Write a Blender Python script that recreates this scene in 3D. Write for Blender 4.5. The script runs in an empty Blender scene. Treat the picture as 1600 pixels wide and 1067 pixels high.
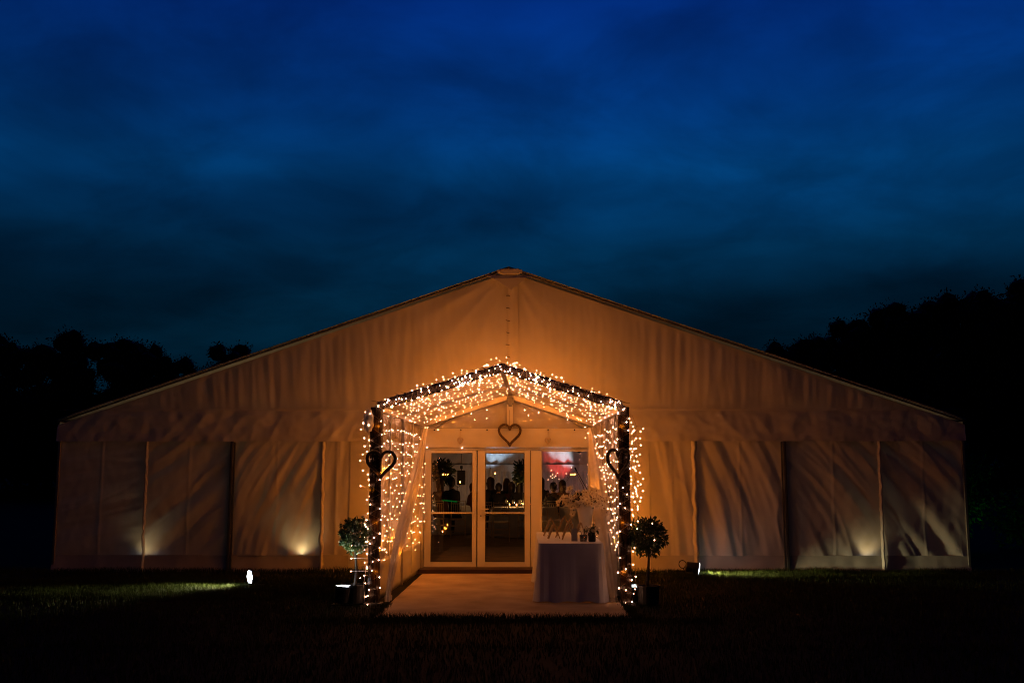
import bpy, bmesh, math, random
from math import sin, cos, pi, radians as R, sqrt, atan2, hypot
from mathutils import Vector, Matrix, Euler, noise
random.seed(7)
sc = bpy.context.scene
# ---------------------------------------------------------------- camera, world, exposure
cam = bpy.data.objects.new('camera', bpy.data.cameras.new('camera'))
sc.collection.objects.link(cam)
cam.location = (0.2688, -17.277, 1.5879)
cam.rotation_euler = (pi/2 + 0.1297, 0, 0.0124)
cam.data.sensor_width = 36; cam.data.lens = 35.976
cam.data.clip_end = 2000; cam.data.clip_start = 0.05
sc.camera = cam

SKY_STRENGTH = 1.0
w = bpy.data.worlds.new('World'); sc.world = w; w.use_nodes = True
nt = w.node_tree; nt.nodes.clear()
def N(t, typ, **kw):
    n = t.nodes.new(typ)
    for k, v in kw.items(): setattr(n, k, v)
    return n
tc = N(nt, 'ShaderNodeTexCoord'); sep = N(nt, 'ShaderNodeSeparateXYZ')
nt.links.new(tc.outputs['Generated'], sep.inputs[0])
ramp = N(nt, 'ShaderNodeValToRGB'); nt.links.new(sep.outputs['Z'], ramp.inputs[0])
els = ramp.color_ramp.elements
stops = [(0.0, (.0002, .0080, .016)), (.13, (.0003, .0110, .025)), (.17, (.0003, .0130, .033)), (.215, (.0003, .0210, .062)), (.285, (.0004, .0370, .138)), (.36, (.0005, .0310, .172)), (.43, (.0006, .0245, .186)), (1.0, (.0006, .0200, .160))]
els[0].position = 0; els[0].color = (*stops[0][1], 1); els[1].position = 1; els[1].color = (*stops[-1][1], 1)
for p, c in stops[1:-1]:
    e = els.new(p); e.color = (*c, 1)
# clouds: the direction projected on a flat layer, broken up by two noises
mx = N(nt, 'ShaderNodeMath', operation='ADD'); nt.links.new(sep.outputs['Z'], mx.inputs[0]); mx.inputs[1].default_value = .22
dv = N(nt, 'ShaderNodeVectorMath', operation='DIVIDE'); nt.links.new(tc.outputs['Generated'], dv.inputs[0])
cmb = N(nt, 'ShaderNodeCombineXYZ')
for i in range(3): nt.links.new(mx.outputs[0], cmb.inputs[i])
nt.links.new(cmb.outputs[0], dv.inputs[1])
def cloud(scale, det, lo, hi, off, rough=.55):
    mp = N(nt, 'ShaderNodeMapping'); nt.links.new(dv.outputs[0], mp.inputs[0]); mp.inputs['Location'].default_value = off
    nz = N(nt, 'ShaderNodeTexNoise'); nz.inputs['Scale'].default_value = scale; nz.inputs['Detail'].default_value = det
    nz.inputs['Roughness'].default_value = rough; nz.inputs['Distortion'].default_value = .35
    nt.links.new(mp.outputs[0], nz.inputs['Vector'])
    mr = N(nt, 'ShaderNodeMapRange', interpolation_type='SMOOTHSTEP'); nt.links.new(nz.outputs[0], mr.inputs[0])
    mr.inputs['From Min'].default_value = .30; mr.inputs['From Max'].default_value = .70
    mr.inputs['To Min'].default_value = lo; mr.inputs['To Max'].default_value = hi
    return mr
c1 = cloud(1.15, 3, .55, 1.42, (5.39, 3.88, 1.45)); c2 = cloud(3.0, 5, .78, 1.22, (2.75, 7.31, .39), .6)
mm = N(nt, 'ShaderNodeMath', operation='MULTIPLY'); nt.links.new(c1.outputs[0], mm.inputs[0]); nt.links.new(c2.outputs[0], mm.inputs[1])
dy = N(nt, 'ShaderNodeMapRange', interpolation_type='SMOOTHSTEP'); nt.links.new(sep.outputs['Y'], dy.inputs[0])   # brightest behind the tent; dimmed overhead and behind camera to lower ambient light
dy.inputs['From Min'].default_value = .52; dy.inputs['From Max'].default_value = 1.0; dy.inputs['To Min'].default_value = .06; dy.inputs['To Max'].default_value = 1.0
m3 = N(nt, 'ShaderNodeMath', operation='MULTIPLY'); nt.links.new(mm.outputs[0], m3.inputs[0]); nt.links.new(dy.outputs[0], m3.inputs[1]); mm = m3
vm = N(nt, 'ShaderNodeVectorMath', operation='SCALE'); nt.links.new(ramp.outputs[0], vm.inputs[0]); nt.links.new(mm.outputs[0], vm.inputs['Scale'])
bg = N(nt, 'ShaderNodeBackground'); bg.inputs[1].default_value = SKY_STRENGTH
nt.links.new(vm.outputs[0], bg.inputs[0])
wo = N(nt, 'ShaderNodeOutputWorld'); nt.links.new(bg.outputs[0], wo.inputs[0])

sc.view_settings.view_transform = 'Standard'; sc.view_settings.look = 'None'
sc.view_settings.exposure = 0.0; sc.view_settings.gamma = 1
sc.render.engine = 'CYCLES'
cy = sc.cycles
cy.use_denoising = True; cy.max_bounces = 7; cy.diffuse_bounces = 3; cy.glossy_bounces = 3; cy.transmission_bounces = 6
cy.transparent_max_bounces = 24; cy.caustics_reflective = False; cy.caustics_refractive = False
cy.sample_clamp_indirect = 4.0; cy.sample_clamp_direct = 0; cy.filter_width = 1.1; cy.use_light_tree = True; cy.light_sampling_threshold = .002

BULB_FRONT = (38.0, 17.0, 9.5)
BULB_CURTAIN = (30.0, 13.0, 7.0)
LAMP = (1.0, .250, .012); LK = 1.0      # colour of the fairy lights' light, and its overall level

# ---------------------------------------------------------------- helpers
COL = sc.collection
class MB:
    def __init__(s): s.v = []; s.f = []
    def add(s, vs, fs):
        b = len(s.v); s.v += [tuple(v) for v in vs]; s.f += [tuple(i + b for i in f) for f in fs]; return s
    def box(s, c, d, rot=None):
        x, y, z = d[0]/2, d[1]/2, d[2]/2
        vs = [Vector((i*x, j*y, k*z)) for k in (-1, 1) for j in (-1, 1) for i in (-1, 1)]
        if rot is not None: vs = [rot @ v for v in vs]
        vs = [v + Vector(c) for v in vs]
        return s.add(vs, [(0, 2, 3, 1), (4, 5, 7, 6), (0, 1, 5, 4), (2, 6, 7, 3), (0, 4, 6, 2), (1, 3, 7, 5)])
    def bar(s, a, b, wd, th, up=(0, 0, 1)):
        a, b = Vector(a), Vector(b); d = (b - a); L = d.length; d.normalize()
        sx = d.cross(Vector(up)); sx.normalize(); uz = sx.cross(d)
        m = Matrix((sx, d, uz)).transposed()
        return s.box((a + b)/2, (wd, L, th), m)
    def tube(s, pts, r, n=6, cap=True):
        pts = [Vector(p) for p in pts]; k = len(pts); rings = []
        up = Vector((.13, .27, 1)).normalized()
        for i, p in enumerate(pts):
            t = (pts[min(i+1, k-1)] - pts[max(i-1, 0)])
            t = t.normalized() if t.length > 1e-9 else Vector((0, 0, 1))
            a = t.cross(up)
            if a.length < .05: a = t.cross(Vector((1, 0, 0)))
            a.normalize(); b = t.cross(a)
            rr = r[i] if isinstance(r, (list, tuple)) else r
            rings.append([p + a*cos(2*pi*j/n)*rr + b*sin(2*pi*j/n)*rr for j in range(n)])
        vs = [q for g in rings for q in g]; fs = []
        for i in range(k-1):
            for j in range(n):
                fs.append((i*n+j, i*n+(j+1) % n, (i+1)*n+(j+1) % n, (i+1)*n+j))
        if cap: fs += [tuple(range(n-1, -1, -1)), tuple((k-1)*n+j for j in range(n))]
        return s.add(vs, fs)
    def lathe(s, prof, c=(0, 0, 0), n=16, mod=None):
        vs = []; k = len(prof)
        for (r, z) in prof:
            for j in range(n):
                a = 2*pi*j/n; q = r*(mod(a, z) if mod else 1)
                vs.append((c[0]+q*cos(a), c[1]+q*sin(a), c[2]+z))
        fs = [(i*n+j, i*n+(j+1) % n, (i+1)*n+(j+1) % n, (i+1)*n+j) for i in range(k-1) for j in range(n)]
        if prof[0][0] > 1e-6: fs.append(tuple(range(n-1, -1, -1)))
        if prof[-1][0] > 1e-6: fs.append(tuple((k-1)*n+j for j in range(n)))
        return s.add(vs, fs)
    def grid(s, fn, nu, nv):
        vs = [fn(i/nu, j/nv) for j in range(nv+1) for i in range(nu+1)]
        q = nu+1
        return s.add(vs, [(j*q+i, j*q+i+1, (j+1)*q+i+1, (j+1)*q+i) for j in range(nv) for i in range(nu)])
    def prism(s, poly, y0, y1):      # poly in x,z extruded along y
        k = len(poly)
        vs = [(x, y0, z) for x, z in poly] + [(x, y1, z) for x, z in poly]
        fs = [tuple(range(k)), tuple(range(2*k-1, k-1, -1))] + [(i, i+k, (i+1) % k+k, (i+1) % k) for i in range(k)]
        return s.add(vs, fs)
    def mesh(s, name, smooth=False):
        me = bpy.data.meshes.new(name); me.from_pydata(s.v, [], s.f); me.validate(); me.update()
        if smooth: me.polygons.foreach_set('use_smooth', [True]*len(me.polygons))
        return me
def root_loc(o):
    l = Vector((0, 0, 0))
    while o is not None: l += o.location; o = o.parent
    return l
def link(name, me, mat=None, parent=None, loc=(0, 0, 0)):
    o = bpy.data.objects.new(name, me); COL.objects.link(o); o.location = loc
    if mat is not None and len(me.materials) == 0: me.materials.append(mat)
    if parent is not None: o.parent = parent
    return o
def part(name, mb, mat, parent, smooth=False, solid=0, bevel=0, sub=0):
    """mesh given in world coordinates, hung under parent"""
    l = root_loc(parent)
    mb.v = [(v[0]-l.x, v[1]-l.y, v[2]-l.z) for v in mb.v]
    o = link(name, mb.mesh(name, smooth), mat, parent)
    mods(o, solid, bevel, sub); return o
def mods(o, solid=0, bevel=0, sub=0):
    if solid:
        m = o.modifiers.new('s', 'SOLIDIFY'); m.thickness = solid; m.offset = 0
    if bevel:
        m = o.modifiers.new('b', 'BEVEL'); m.width = bevel; m.segments = 2; m.limit_method = 'ANGLE'
    if sub:
        m = o.modifiers.new('u', 'SUBSURF'); m.levels = sub; m.render_levels = sub
def tag(o, label=None, cat=None, group=None, kind=None):
    if label: o['label'] = label
    if cat: o['category'] = cat
    if group: o['group'] = group
    if kind: o['kind'] = kind
    return o
def thing(name, label, cat, loc=(0, 0, 0), rz=0, group=None):
    o = bpy.data.objects.new(name, None); COL.objects.link(o); o.location = loc; o.rotation_euler.z = rz
    o.empty_display_size = .1
    return tag(o, label, cat, group)
def solo(name, mb, mat, label, cat, loc=(0, 0, 0), group=None, **kw):
    sm = kw.pop('smooth', False)
    mb.v = [(v[0]-loc[0], v[1]-loc[1], v[2]-loc[2]) for v in mb.v]
    o = link(name, mb.mesh(name, sm), mat, None, loc); mods(o, **kw); return tag(o, label, cat, group)
def dup(o, parent=None, loc=None, rz=None, label=None, scale=None):
    c = o.copy(); COL.objects.link(c); c.parent = parent
    for ch in list(o.children): dup(ch, c)
    if loc is not None: c.location = loc
    if rz is not None: c.rotation_euler.z = rz
    if scale is not None: c.scale = scale
    if label: c['label'] = label
    return c

# ---------------------------------------------------------------- materials
M = {}
def mat(name, col, rough=.6, metal=0, var=.12, vs=6, bump=0, bs=60, spec=.4, trans=0, stretch=None, col2=None, sheen=0):
    m = bpy.data.materials.new(name); m.use_nodes = True; t = m.node_tree
    b = t.nodes['Principled BSDF']; b.inputs['Roughness'].default_value = rough; b.inputs['Metallic'].default_value = metal
    b.inputs['Specular IOR Level'].default_value = spec
    co = N(t, 'ShaderNodeTexCoord'); src = co.outputs['Object']
    if stretch:
        mp = N(t, 'ShaderNodeMapping'); mp.inputs['Scale'].default_value = stretch; t.links.new(src, mp.inputs[0]); src = mp.outputs[0]
    nz = N(t, 'ShaderNodeTexNoise'); nz.inputs['Scale'].default_value = vs; nz.inputs['Detail'].default_value = 5; t.links.new(src, nz.inputs['Vector'])
    rp = N(t, 'ShaderNodeValToRGB'); rp.color_ramp.elements[0].position = .3; rp.color_ramp.elements[1].position = .72
    d = col2 or tuple(c*(1-2*var) for c in col); rp.color_ramp.elements[0].color = (*d, 1); rp.color_ramp.elements[1].color = (*[min(1, c*(1+var*.5)) for c in col], 1)
    t.links.new(nz.outputs[0], rp.inputs[0]); t.links.new(rp.outputs[0], b.inputs['Base Color'])
    if bump:
        n2 = N(t, 'ShaderNodeTexNoise'); n2.inputs['Scale'].default_value = bs; n2.inputs['Detail'].default_value = 4; t.links.new(src, n2.inputs['Vector'])
        bp = N(t, 'ShaderNodeBump'); bp.inputs['Strength'].default_value = bump; bp.inputs['Distance'].default_value = .01
        t.links.new(n2.outputs[0], bp.inputs['Height']); t.links.new(bp.outputs[0], b.inputs['Normal'])
    if trans:
        tr = N(t, 'ShaderNodeBsdfTranslucent'); t.links.new(rp.outputs[0], tr.inputs[0])
        mxs = N(t, 'ShaderNodeMixShader'); mxs.inputs[0].default_value = trans
        t.links.new(b.outputs[0], mxs.inputs[1]); t.links.new(tr.outputs[0], mxs.inputs[2])
        t.links.new(mxs.outputs[0], t.nodes['Material Output'].inputs[0])
    M[name] = m; return m
def emit(name, col, s=1):
    m = bpy.data.materials.new(name); m.use_nodes = True; t = m.node_tree; t.nodes.clear()
    e = N(t, 'ShaderNodeEmission'); e.inputs[0].default_value = (*[c/max(col) for c in col], 1); e.inputs[1].default_value = max(col)*s
    o = N(t, 'ShaderNodeOutputMaterial'); t.links.new(e.outputs[0], o.inputs[0]); M[name] = m; return m
def clear(name, tint=(.9, .9, .9), fac=.10, rough=.05, milk=.08, milkcol=(.8, .8, .8), bump=0, bs=3, stretch=(1, 1, 1), ior=1.5, flat=False):
    m = bpy.data.materials.new(name); m.use_nodes = True; t = m.node_tree; t.nodes.clear()
    tr = N(t, 'ShaderNodeBsdfTransparent'); tr.inputs[0].default_value = (*tint, 1)
    gl = N(t, 'ShaderNodeBsdfGlossy'); gl.inputs['Roughness'].default_value = rough; gl.inputs[0].default_value = (1, 1, 1, 1)
    fr = N(t, 'ShaderNodeFresnel'); fr.inputs[0].default_value = ior
    m1 = N(t, 'ShaderNodeMixShader'); ad = N(t, 'ShaderNodeMath', operation='ADD', use_clamp=True); t.links.new(fr.outputs[0], ad.inputs[0]); ad.inputs[1].default_value = fac
    m1.inputs[0].default_value = fac
    if not flat: t.links.new(ad.outputs[0], m1.inputs[0])
    t.links.new(tr.outputs[0], m1.inputs[1]); t.links.new(gl.outputs[0], m1.inputs[2])
    last = m1
    if bump:
        co = N(t, 'ShaderNodeTexCoord'); mp = N(t, 'ShaderNodeMapping'); mp.inputs['Scale'].default_value = stretch; t.links.new(co.outputs['Object'], mp.inputs[0])
        nz = N(t, 'ShaderNodeTexNoise'); nz.inputs['Scale'].default_value = bs; nz.inputs['Detail'].default_value = 3; t.links.new(mp.outputs[0], nz.inputs['Vector'])
        bp = N(t, 'ShaderNodeBump'); bp.inputs['Strength'].default_value = bump; bp.inputs['Distance'].default_value = .05; t.links.new(nz.outputs[0], bp.inputs['Height'])
        t.links.new(bp.outputs[0], gl.inputs['Normal'])
    if milk:
        df = N(t, 'ShaderNodeBsdfDiffuse'); df.inputs[0].default_value = (*milkcol, 1); tl = N(t, 'ShaderNodeBsdfTranslucent'); tl.inputs[0].default_value = (*milkcol, 1)
        ms = N(t, 'ShaderNodeMixShader'); ms.inputs[0].default_value = .45; t.links.new(df.outputs[0], ms.inputs[1]); t.links.new(tl.outputs[0], ms.inputs[2])
        m2 = N(t, 'ShaderNodeMixShader'); m2.inputs[0].default_value = milk; t.links.new(last.outputs[0], m2.inputs[1]); t.links.new(ms.outputs[0], m2.inputs[2]); last = m2
    o = N(t, 'ShaderNodeOutputMaterial'); t.links.new(last.outputs[0], o.inputs[0]); M[name] = m; return m
FAB = mat('marquee_fabric', (.78, .75, .71), .55, var=.05, vs=1.6, bump=.25, bs=140, trans=.16, spec=.3)
SKIRT = mat('skirt_fabric', (.58, .55, .52), .6, var=.10, vs=3, bump=.25, bs=120)
PVCW = mat('white_pvc', (.56, .54, .50), .4, var=.05, vs=4, bump=.1, bs=30, trans=.08)
LINING = mat('ivory_lining', (.70, .67, .62), .7, var=.06, vs=4, trans=.05)
MUSLIN = mat('muslin', (.74, .70, .64), .8, var=.05, vs=9, bump=.2, bs=90, trans=.3)
ALU = mat('aluminium', (.42, .40, .38), .38, .75, var=.12, vs=9, bump=.05, bs=40)
DARKALU = mat('dark_aluminium', (.16, .16, .17), .4, .6, var=.15, vs=9)
WRAP = mat('dark_bark_wrap', (.045, .028, .018), .2, 0, var=.35, vs=12, bump=.8, bs=22, spec=.6, stretch=(5, 5, .6))
TWIG = mat('twig', (.075, .045, .025), .7, var=.3, vs=20, bump=.4, bs=80)
WICKER = mat('wicker', (.10, .062, .038), .7, var=.35, vs=30, bump=.5, bs=120)
WOODW = mat('pale_wood', (.55, .44, .32), .6, var=.15, vs=8, stretch=(1, 1, 8))
UPVC = mat('white_frame', (.60, .58, .55), .35, var=.03, vs=3, spec=.45)
BLACKRUB = mat('black_gasket', (.012, .012, .012), .6)
STEP = mat('brown_boards', (.045, .020, .011), .55, var=.25, vs=8, bump=.3, bs=30, stretch=(1, 10, 10))
CARPET = mat('coir_carpet', (.46, .37, .28), .95, var=.17, vs=1.8, bump=.35, bs=300, spec=.1)
LINEN = mat('table_linen', (.60, .66, .84), .75, var=.04, vs=7, bump=.2, bs=160)
CERAMIC = mat('white_ceramic', (.86, .84, .80), .25, var=.04, vs=6, spec=.5)
PETAL = mat('white_petal', (.80, .74, .58), .6, var=.08, vs=25, trans=.25)
FCENTRE = mat('flower_centre', (.30, .16, .03), .8, var=.2)
LEAF = mat('bay_leaf', (.050, .085, .022), .42, var=.30, vs=14, spec=.5, trans=.15)
SHRUBLEAF = mat('shrub_leaf', (.05, .10, .025), .55, var=.3, vs=5, trans=.2)
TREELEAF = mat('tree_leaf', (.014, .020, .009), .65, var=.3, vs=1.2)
BARK = mat('bark', (.06, .042, .028), .85, var=.3, vs=14, bump=.8, bs=30, stretch=(1, 1, .2))
BLACK = mat('black_plastic', (.014, .014, .015), .45, var=.2, vs=12, bump=.1, bs=70)
POT = mat('dark_pot', (.030, .028, .028), .55, var=.25, vs=9)
SOIL = mat('soil', (.03, .02, .013), .95, var=.3, vs=30, bump=1, bs=60)
FRAMEW = mat('frame_wood', (.46, .33, .19), .5, var=.2, vs=18, stretch=(1, 1, 6))
PRINT = mat('photo_print', (.20, .17, .15), .3, var=.45, vs=35)
CARD = mat('grey_card', (.36, .36, .40), .6, var=.05)
GLASS = clear('door_glass', (.95, .96, .94), .015, .0, 0)
JAR = clear('jar_glass', (.85, .88, .85), .06, .02, .05)
PVC = clear('clear_pvc', (.85, .83, .80), .05, .06, .32, (.78, .74, .68), bump=.55, bs=2.6, stretch=(1, 1, 5))
PVCR = clear('clear_pvc_roof', (.95, .94, .92), .06, .05, .07, (.78, .74, .68), bump=.4, bs=7, flat=True)
CABLE = mat('fairy_cable', (.30, .21, .11), .35, var=.1, spec=.5)
WCABLE = mat('white_cable', (.78, .76, .72), .4, var=.05)
GRASS = mat('grass_blade', (.042, .062, .007), .7, var=.3, vs=1.7, spec=.2, trans=.2)
EARTH = mat('lawn_earth', (.014, .015, .007), .95, var=.35, vs=2.2, bump=.6, bs=25, spec=.1)
CHAIRM = mat('limewash_chair', (.62, .52, .40), .5, var=.12, vs=10)
SKIN = mat('skin', (.42, .26, .18), .5, var=.08)
SUIT = mat('dark_cloth', (.012, .012, .015), .85, var=.2)
DRESS = mat('rust_cloth', (.10, .035, .02), .85, var=.2)
SHIRT = mat('pale_shirt', (.4, .36, .30), .8, var=.1)
HAIRD = mat('dark_hair', (.016, .010, .007), .5, var=.3, vs=40)
HAIRL = mat('brown_hair', (.06, .032, .016), .5, var=.3, vs=40)
FLOORIN = mat('marquee_carpet', (.38, .29, .20), .95, var=.12, vs=3, bump=.4, bs=90, spec=.1)
E_FRONT = emit('fairy_bulb_glow', BULB_FRONT); E_CURT = emit('fairy_curtain_glow', BULB_CURTAIN)
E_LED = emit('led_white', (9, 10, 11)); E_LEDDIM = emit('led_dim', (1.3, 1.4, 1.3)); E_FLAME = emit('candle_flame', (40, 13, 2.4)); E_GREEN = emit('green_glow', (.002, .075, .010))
E_GREENLED = emit('led_green', (.2, 6, .5))

# ---------------------------------------------------------------- ground
def sstep(a, b, x):
    t = max(0, min(1, (x-a)/(b-a))); return t*t*(3-2*t)
def height(x, y):
    return 5.5*sstep(40, 95, y)*sstep(5, 55, x) + 2.0*sstep(45, 110, y) + 30*sstep(110, 420, y)*.3
def ground_mb():
    xs = [-420+840*i/84 for i in range(85)]; ys = [-30] + [-20+6*i for i in range(40)] + [230+30*i for i in range(12)]
    mb = MB(); q = len(xs)
    mb.v = [(x, y, height(x, y)) for y in ys for x in xs]
    mb.f = [(j*q+i, j*q+i+1, (j+1)*q+i+1, (j+1)*q+i) for j in range(len(ys)-1) for i in range(q-1)]
    return mb
g = link('lawn', ground_mb().mesh('lawn', True), EARTH); tag(g, 'dark mown lawn around the marquee', 'lawn', kind='structure')
def grass():
    mb = MB(); rnd = random.Random(3)
    def blade(x, y, h, wd):
        a = rnd.uniform(0, 2*pi); dx, dy = cos(a)*wd, sin(a)*wd; l = rnd.uniform(.1, .75)*h; b = rnd.uniform(0, 2*pi)
        tx, ty = x+cos(b)*l, y+sin(b)*l; mxx, my = x+cos(b)*l*.3, y+sin(b)*l*.3
        k = len(mb.v)
        mb.v += [(x-dx, y-dy, -.01), (x+dx, y+dy, -.01), (mxx+dx*.7, my+dy*.7, h*.6), (mxx-dx*.7, my-dy*.7, h*.6), (tx, ty, h)]
        mb.f += [(k, k+1, k+2, k+3), (k+3, k+2, k+4)]
    def field(n, x0, x1, y0, y1, h0, h1, wd=.004):
        for _ in range(n):
            x, y = rnd.uniform(x0, x1), rnd.uniform(y0, y1)
            if -1.36 < x < 1.44 and y > -5.62: continue
            if abs(x) < 1.62 and y > -4.4: continue
            if noise.noise(Vector((x*1.3, y*1.3, 0))) < -.35 and rnd.random() < .5: continue
            blade(x, y, rnd.uniform(h0, h1)*(1+.4*noise.noise(Vector((x*.9, y*.9, 5)))), wd)
    field(70000, -8.6, 8.6, -7.6, -.06, .03, .07)
    field(9000, -8.6, 8.6, -.42, -.05, .05, .11)
    field(26000, -8.2, -1.6, -3.9, -1.4, .04, .075, .0035)
    field(16000, 2.6, 7.5, -1.2, -.08, .04, .085, .0035)
    field(2500, -2.4, 2.4, -6.0, -5.6, .03, .065)
    field(60000, -11, 11, -13, -7.4, .03, .07, .0045)
    for _ in range(1500):            # tufts leaning over the carpet edge
        blade(rnd.uniform(-1.45, 1.55), -5.66+rnd.gauss(0, .03), rnd.uniform(.04, .10), .0045)
    for s in (-1.40, 1.48):
        for _ in range(500): blade(s+rnd.gauss(0, .03), rnd.uniform(-5.65, -4.5), rnd.uniform(.03, .08), .0045)
    o = link('grass', mb.mesh('grass'), GRASS); tag(o, 'short grass of the lawn, lit in patches by floodlights', 'grass', kind='stuff')
grass()

# ---------------------------------------------------------------- the marquee
HW = 7.61; ZR = 5.06; ZE = 2.68; ZV = 2.15; YB = 30.0
SE = 2.45
def slope_z(x): return ZR - (ZR-SE)*abs(x)/HW
mq = thing('marquee', 'large white clearspan marquee with a pitched gable end', 'marquee', (0, 0, 0))
def fold(s, t, lam, seed, k=8):       # long folds: s runs across them, t along them
    return noise.noise(Vector((s/lam, t/(lam*k), seed)))
def ridged(v): return (1-abs(v)*2.2)
def gable_fn():
    nu, nv = 520, 40
    def fn(u, v):
        x = -HW + 2*HW*u; zt = max(ZE+.002, slope_z(x) - .03); z = ZE + (zt-ZE)*v
        ax = abs(x)
        lean = x*(z-ZE)*-.03                       # folds lean towards the ridge
        a = .008 + .020*sstep(1.5, 6, ax)
        d = a*.75*fold(x+lean, z, .26, 1.7, 7) + (.005+.011*sstep(.5, 3, ax))*fold(x+lean*.5, z, .10, 4.1, 12) + .004*fold(x+.12*z, z, .055, 6.1, 8) + .012*fold(x, z, .6, 9.2, 3)
        # fan of creases below the ridge plate
        r = hypot(x, z-ZR); th = atan2(x, ZR-z)
        d += .035*noise.noise(Vector((th*7.5, r*.25, 3.3)))*math.exp(-r*.75)
        d += -.014*math.exp(-((x-.12+.10*(ZR-z-1))/.05)**2)*.8 + .014*math.exp(-((x+.42+.02*(ZR-z))/.07)**2)*.7
        d *= sstep(0, .10, zt-z) * (.35+.65*sstep(0, .25, z-ZE))
        return (x, -.02-d-.03*sin(pi*v)*min(1, (zt-ZE)), z)
    return MB().grid(fn, nu, nv)
part('gable_sheet', gable_fn(), FAB, mq, smooth=True)
def valance_fn():
    def fn(u, v):
        x = -HW-.01 + 2*(HW+.01)*u; z = ZV + (min(ZE, slope_z(x)-.02)-ZV)*v + (.012*noise.noise(Vector((x*1.1, 0, 2))) if v == 0 else 0)
        sgn = -1 if x < 0 else 1
        s45 = x*.8 + sgn*z*.6
        d = .028*ridged(fold(s45, x*.6-sgn*z*.8, .30, 2.2, 3))*.55 + .016*noise.noise(Vector((x*3.1, z*4.5, 6.))) + .009*noise.noise(Vector((x*9, z*9, 3.))) + .016*fold(x, z, .22, 8.8, 6)*v
        d += .020*ridged(fold(x*.75-sgn*z*.66, z, .42, 7.7, 3))*.5
        d += .016*max(0, 1-abs(fold(s45, z, .34, 3.1, 3))*5)**2*max(0, noise.noise(Vector((x*.9, z*2, 4)))*2.2)
        return (x, -.075 - d*(.35+.65*sstep(0, .2, 1-v)) + .035*v, z)
    return MB().grid(fn, 480, 22)
part('valance', valance_fn(), FAB, mq, smooth=True)
# hem tape along the foot of the gable sheet
part('hem_tape', MB().grid(lambda u, v: (-6.8+13.6*u, -.062-.004*noise.noise(Vector((u*300, v, 1))), ZE-.015+.03*v), 200, 1), FAB, mq)
# lacing down the middle of the gable
for i in range(8):
    part('lace', MB().tube([(-.045+.012*sin(i*3), -.065, 4.62-i*.21), (0, -.075, 4.61-i*.21+.01*cos(i*5)), (.04, -.065, 4.60-i*.21)], .006, 5), TWIG, mq)
part('centre_flap', MB().grid(lambda u, v: (-.02+.17*u+.03*(1-v)*u, -.062-.018*sin(pi*min(1, u*1.1))-.008*noise.noise(Vector((u*3, v*9, 4))), 3.05+1.8*v), 8, 50), FAB, mq, smooth=True)
# roof sheets, ridge plate, edge beams
for s in (-1, 1):
    def rf(u, v, s=s):
        x = s*(HW+.03)*v; y = -.09 + (YB+.3)*u
        return (x, y, ZR+.06 - (ZR-SE)*v + .012*noise.noise(Vector((x*.8, y*.8, 3))))
    part('roof_sheet', MB().grid(rf, 60, 20), FAB, mq, smooth=True, solid=.01)
    part('edge_beam', MB().bar((s*.02, -.05, ZR+.02), (s*(HW+.01), -.05, SE+.03), .08, .030, (0, -.2, 1)), DARKALU, mq, bevel=.008)
    part('side_wall', MB().grid(lambda u, v, s=s: (s*(HW+.02*noise.noise(Vector((u*40, v*3, 1)))), YB*u, (SE+.03)*v), 40, 6), FAB, mq, smooth=True)
    part('eave_beam', MB().box((s*(HW-.06), YB/2, SE-.08), (.10, YB-.4, .10)), ALU, mq)
part('ridge_plate', MB().box((.02, -.10, ZR-.03), (.34, .05, .10)).box((-.16, -.13, ZR-.03), (.06, .03, .06)).box((.2, -.13, ZR-.03), (.06, .03, .06)), FAB, mq, bevel=.01)
part('ridge_flap', MB().add([(-.42, -.105, ZR-.09), (.46, -.105, ZR-.10), (.30, -.13, ZR-.14), (.04, -.15, ZR-.36), (-.26, -.13, ZR-.15)], [(0, 4, 3, 2, 1)]), FAB, mq, solid=.006)
part('end_wall', MB().prism([(-HW, 0), (HW, 0), (HW, SE), (0, ZR), (-HW, SE)], YB+.15, YB+.16), FAB, mq)
# wall panels of the front: (x0, x1, fold angle from vertical, wave length, depth)
PAN = [(-7.60, -6.09, 78, .26, .020), (-6.09, -4.65, 52, .24, .034), (-4.65, -3.12, 24, .22, .040), (-3.12, -2.66, 8, .20, .022),
       (2.35, 3.10, -6, .20, .030), (3.10, 4.62, -18, .22, .034), (4.62, 6.19, -36, .24, .034), (6.19, 7.60, -40, .30, .042)]
def wall_fn(x0, x1, ang, lam, amp, seed, z0, z1, yb=0., bulge=0):
    a = R(ang); ca, sa = cos(a), sin(a)
    def fn(u, v):
        x = x0 + (x1-x0)*u; z = z0 + (z1-z0)*v
        bend = .16*(z-1.2)**2*(1 if ang < 0 else -1)*min(1, abs(ang)/30)
        s = (x+bend)*ca - z*sa; t = x*sa + z*ca
        d = amp*fold(s, t, lam, seed, 7)*1.5 + amp*.4*fold(s, t, lam*.45, seed+3, 8) + .006*noise.noise(Vector((x*8, z*5, seed)))
        d += amp*.45*max(0, 1-abs(fold(s, t, lam*1.5, seed+7, 5))*5)**2*(.4+.6*abs(noise.noise(Vector((x*1.5, z*1.5, seed+2))))*2)
        d += .008*math.exp(-((u-.5)/.012)**2)
        e = min(u, 1-u)*(x1-x0); d *= .25+.75*sstep(0, .14, e)
        return (x, yb - d - .015, z)
    return MB().grid(fn, max(16, int((x1-x0)/.022)), 80)
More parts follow.
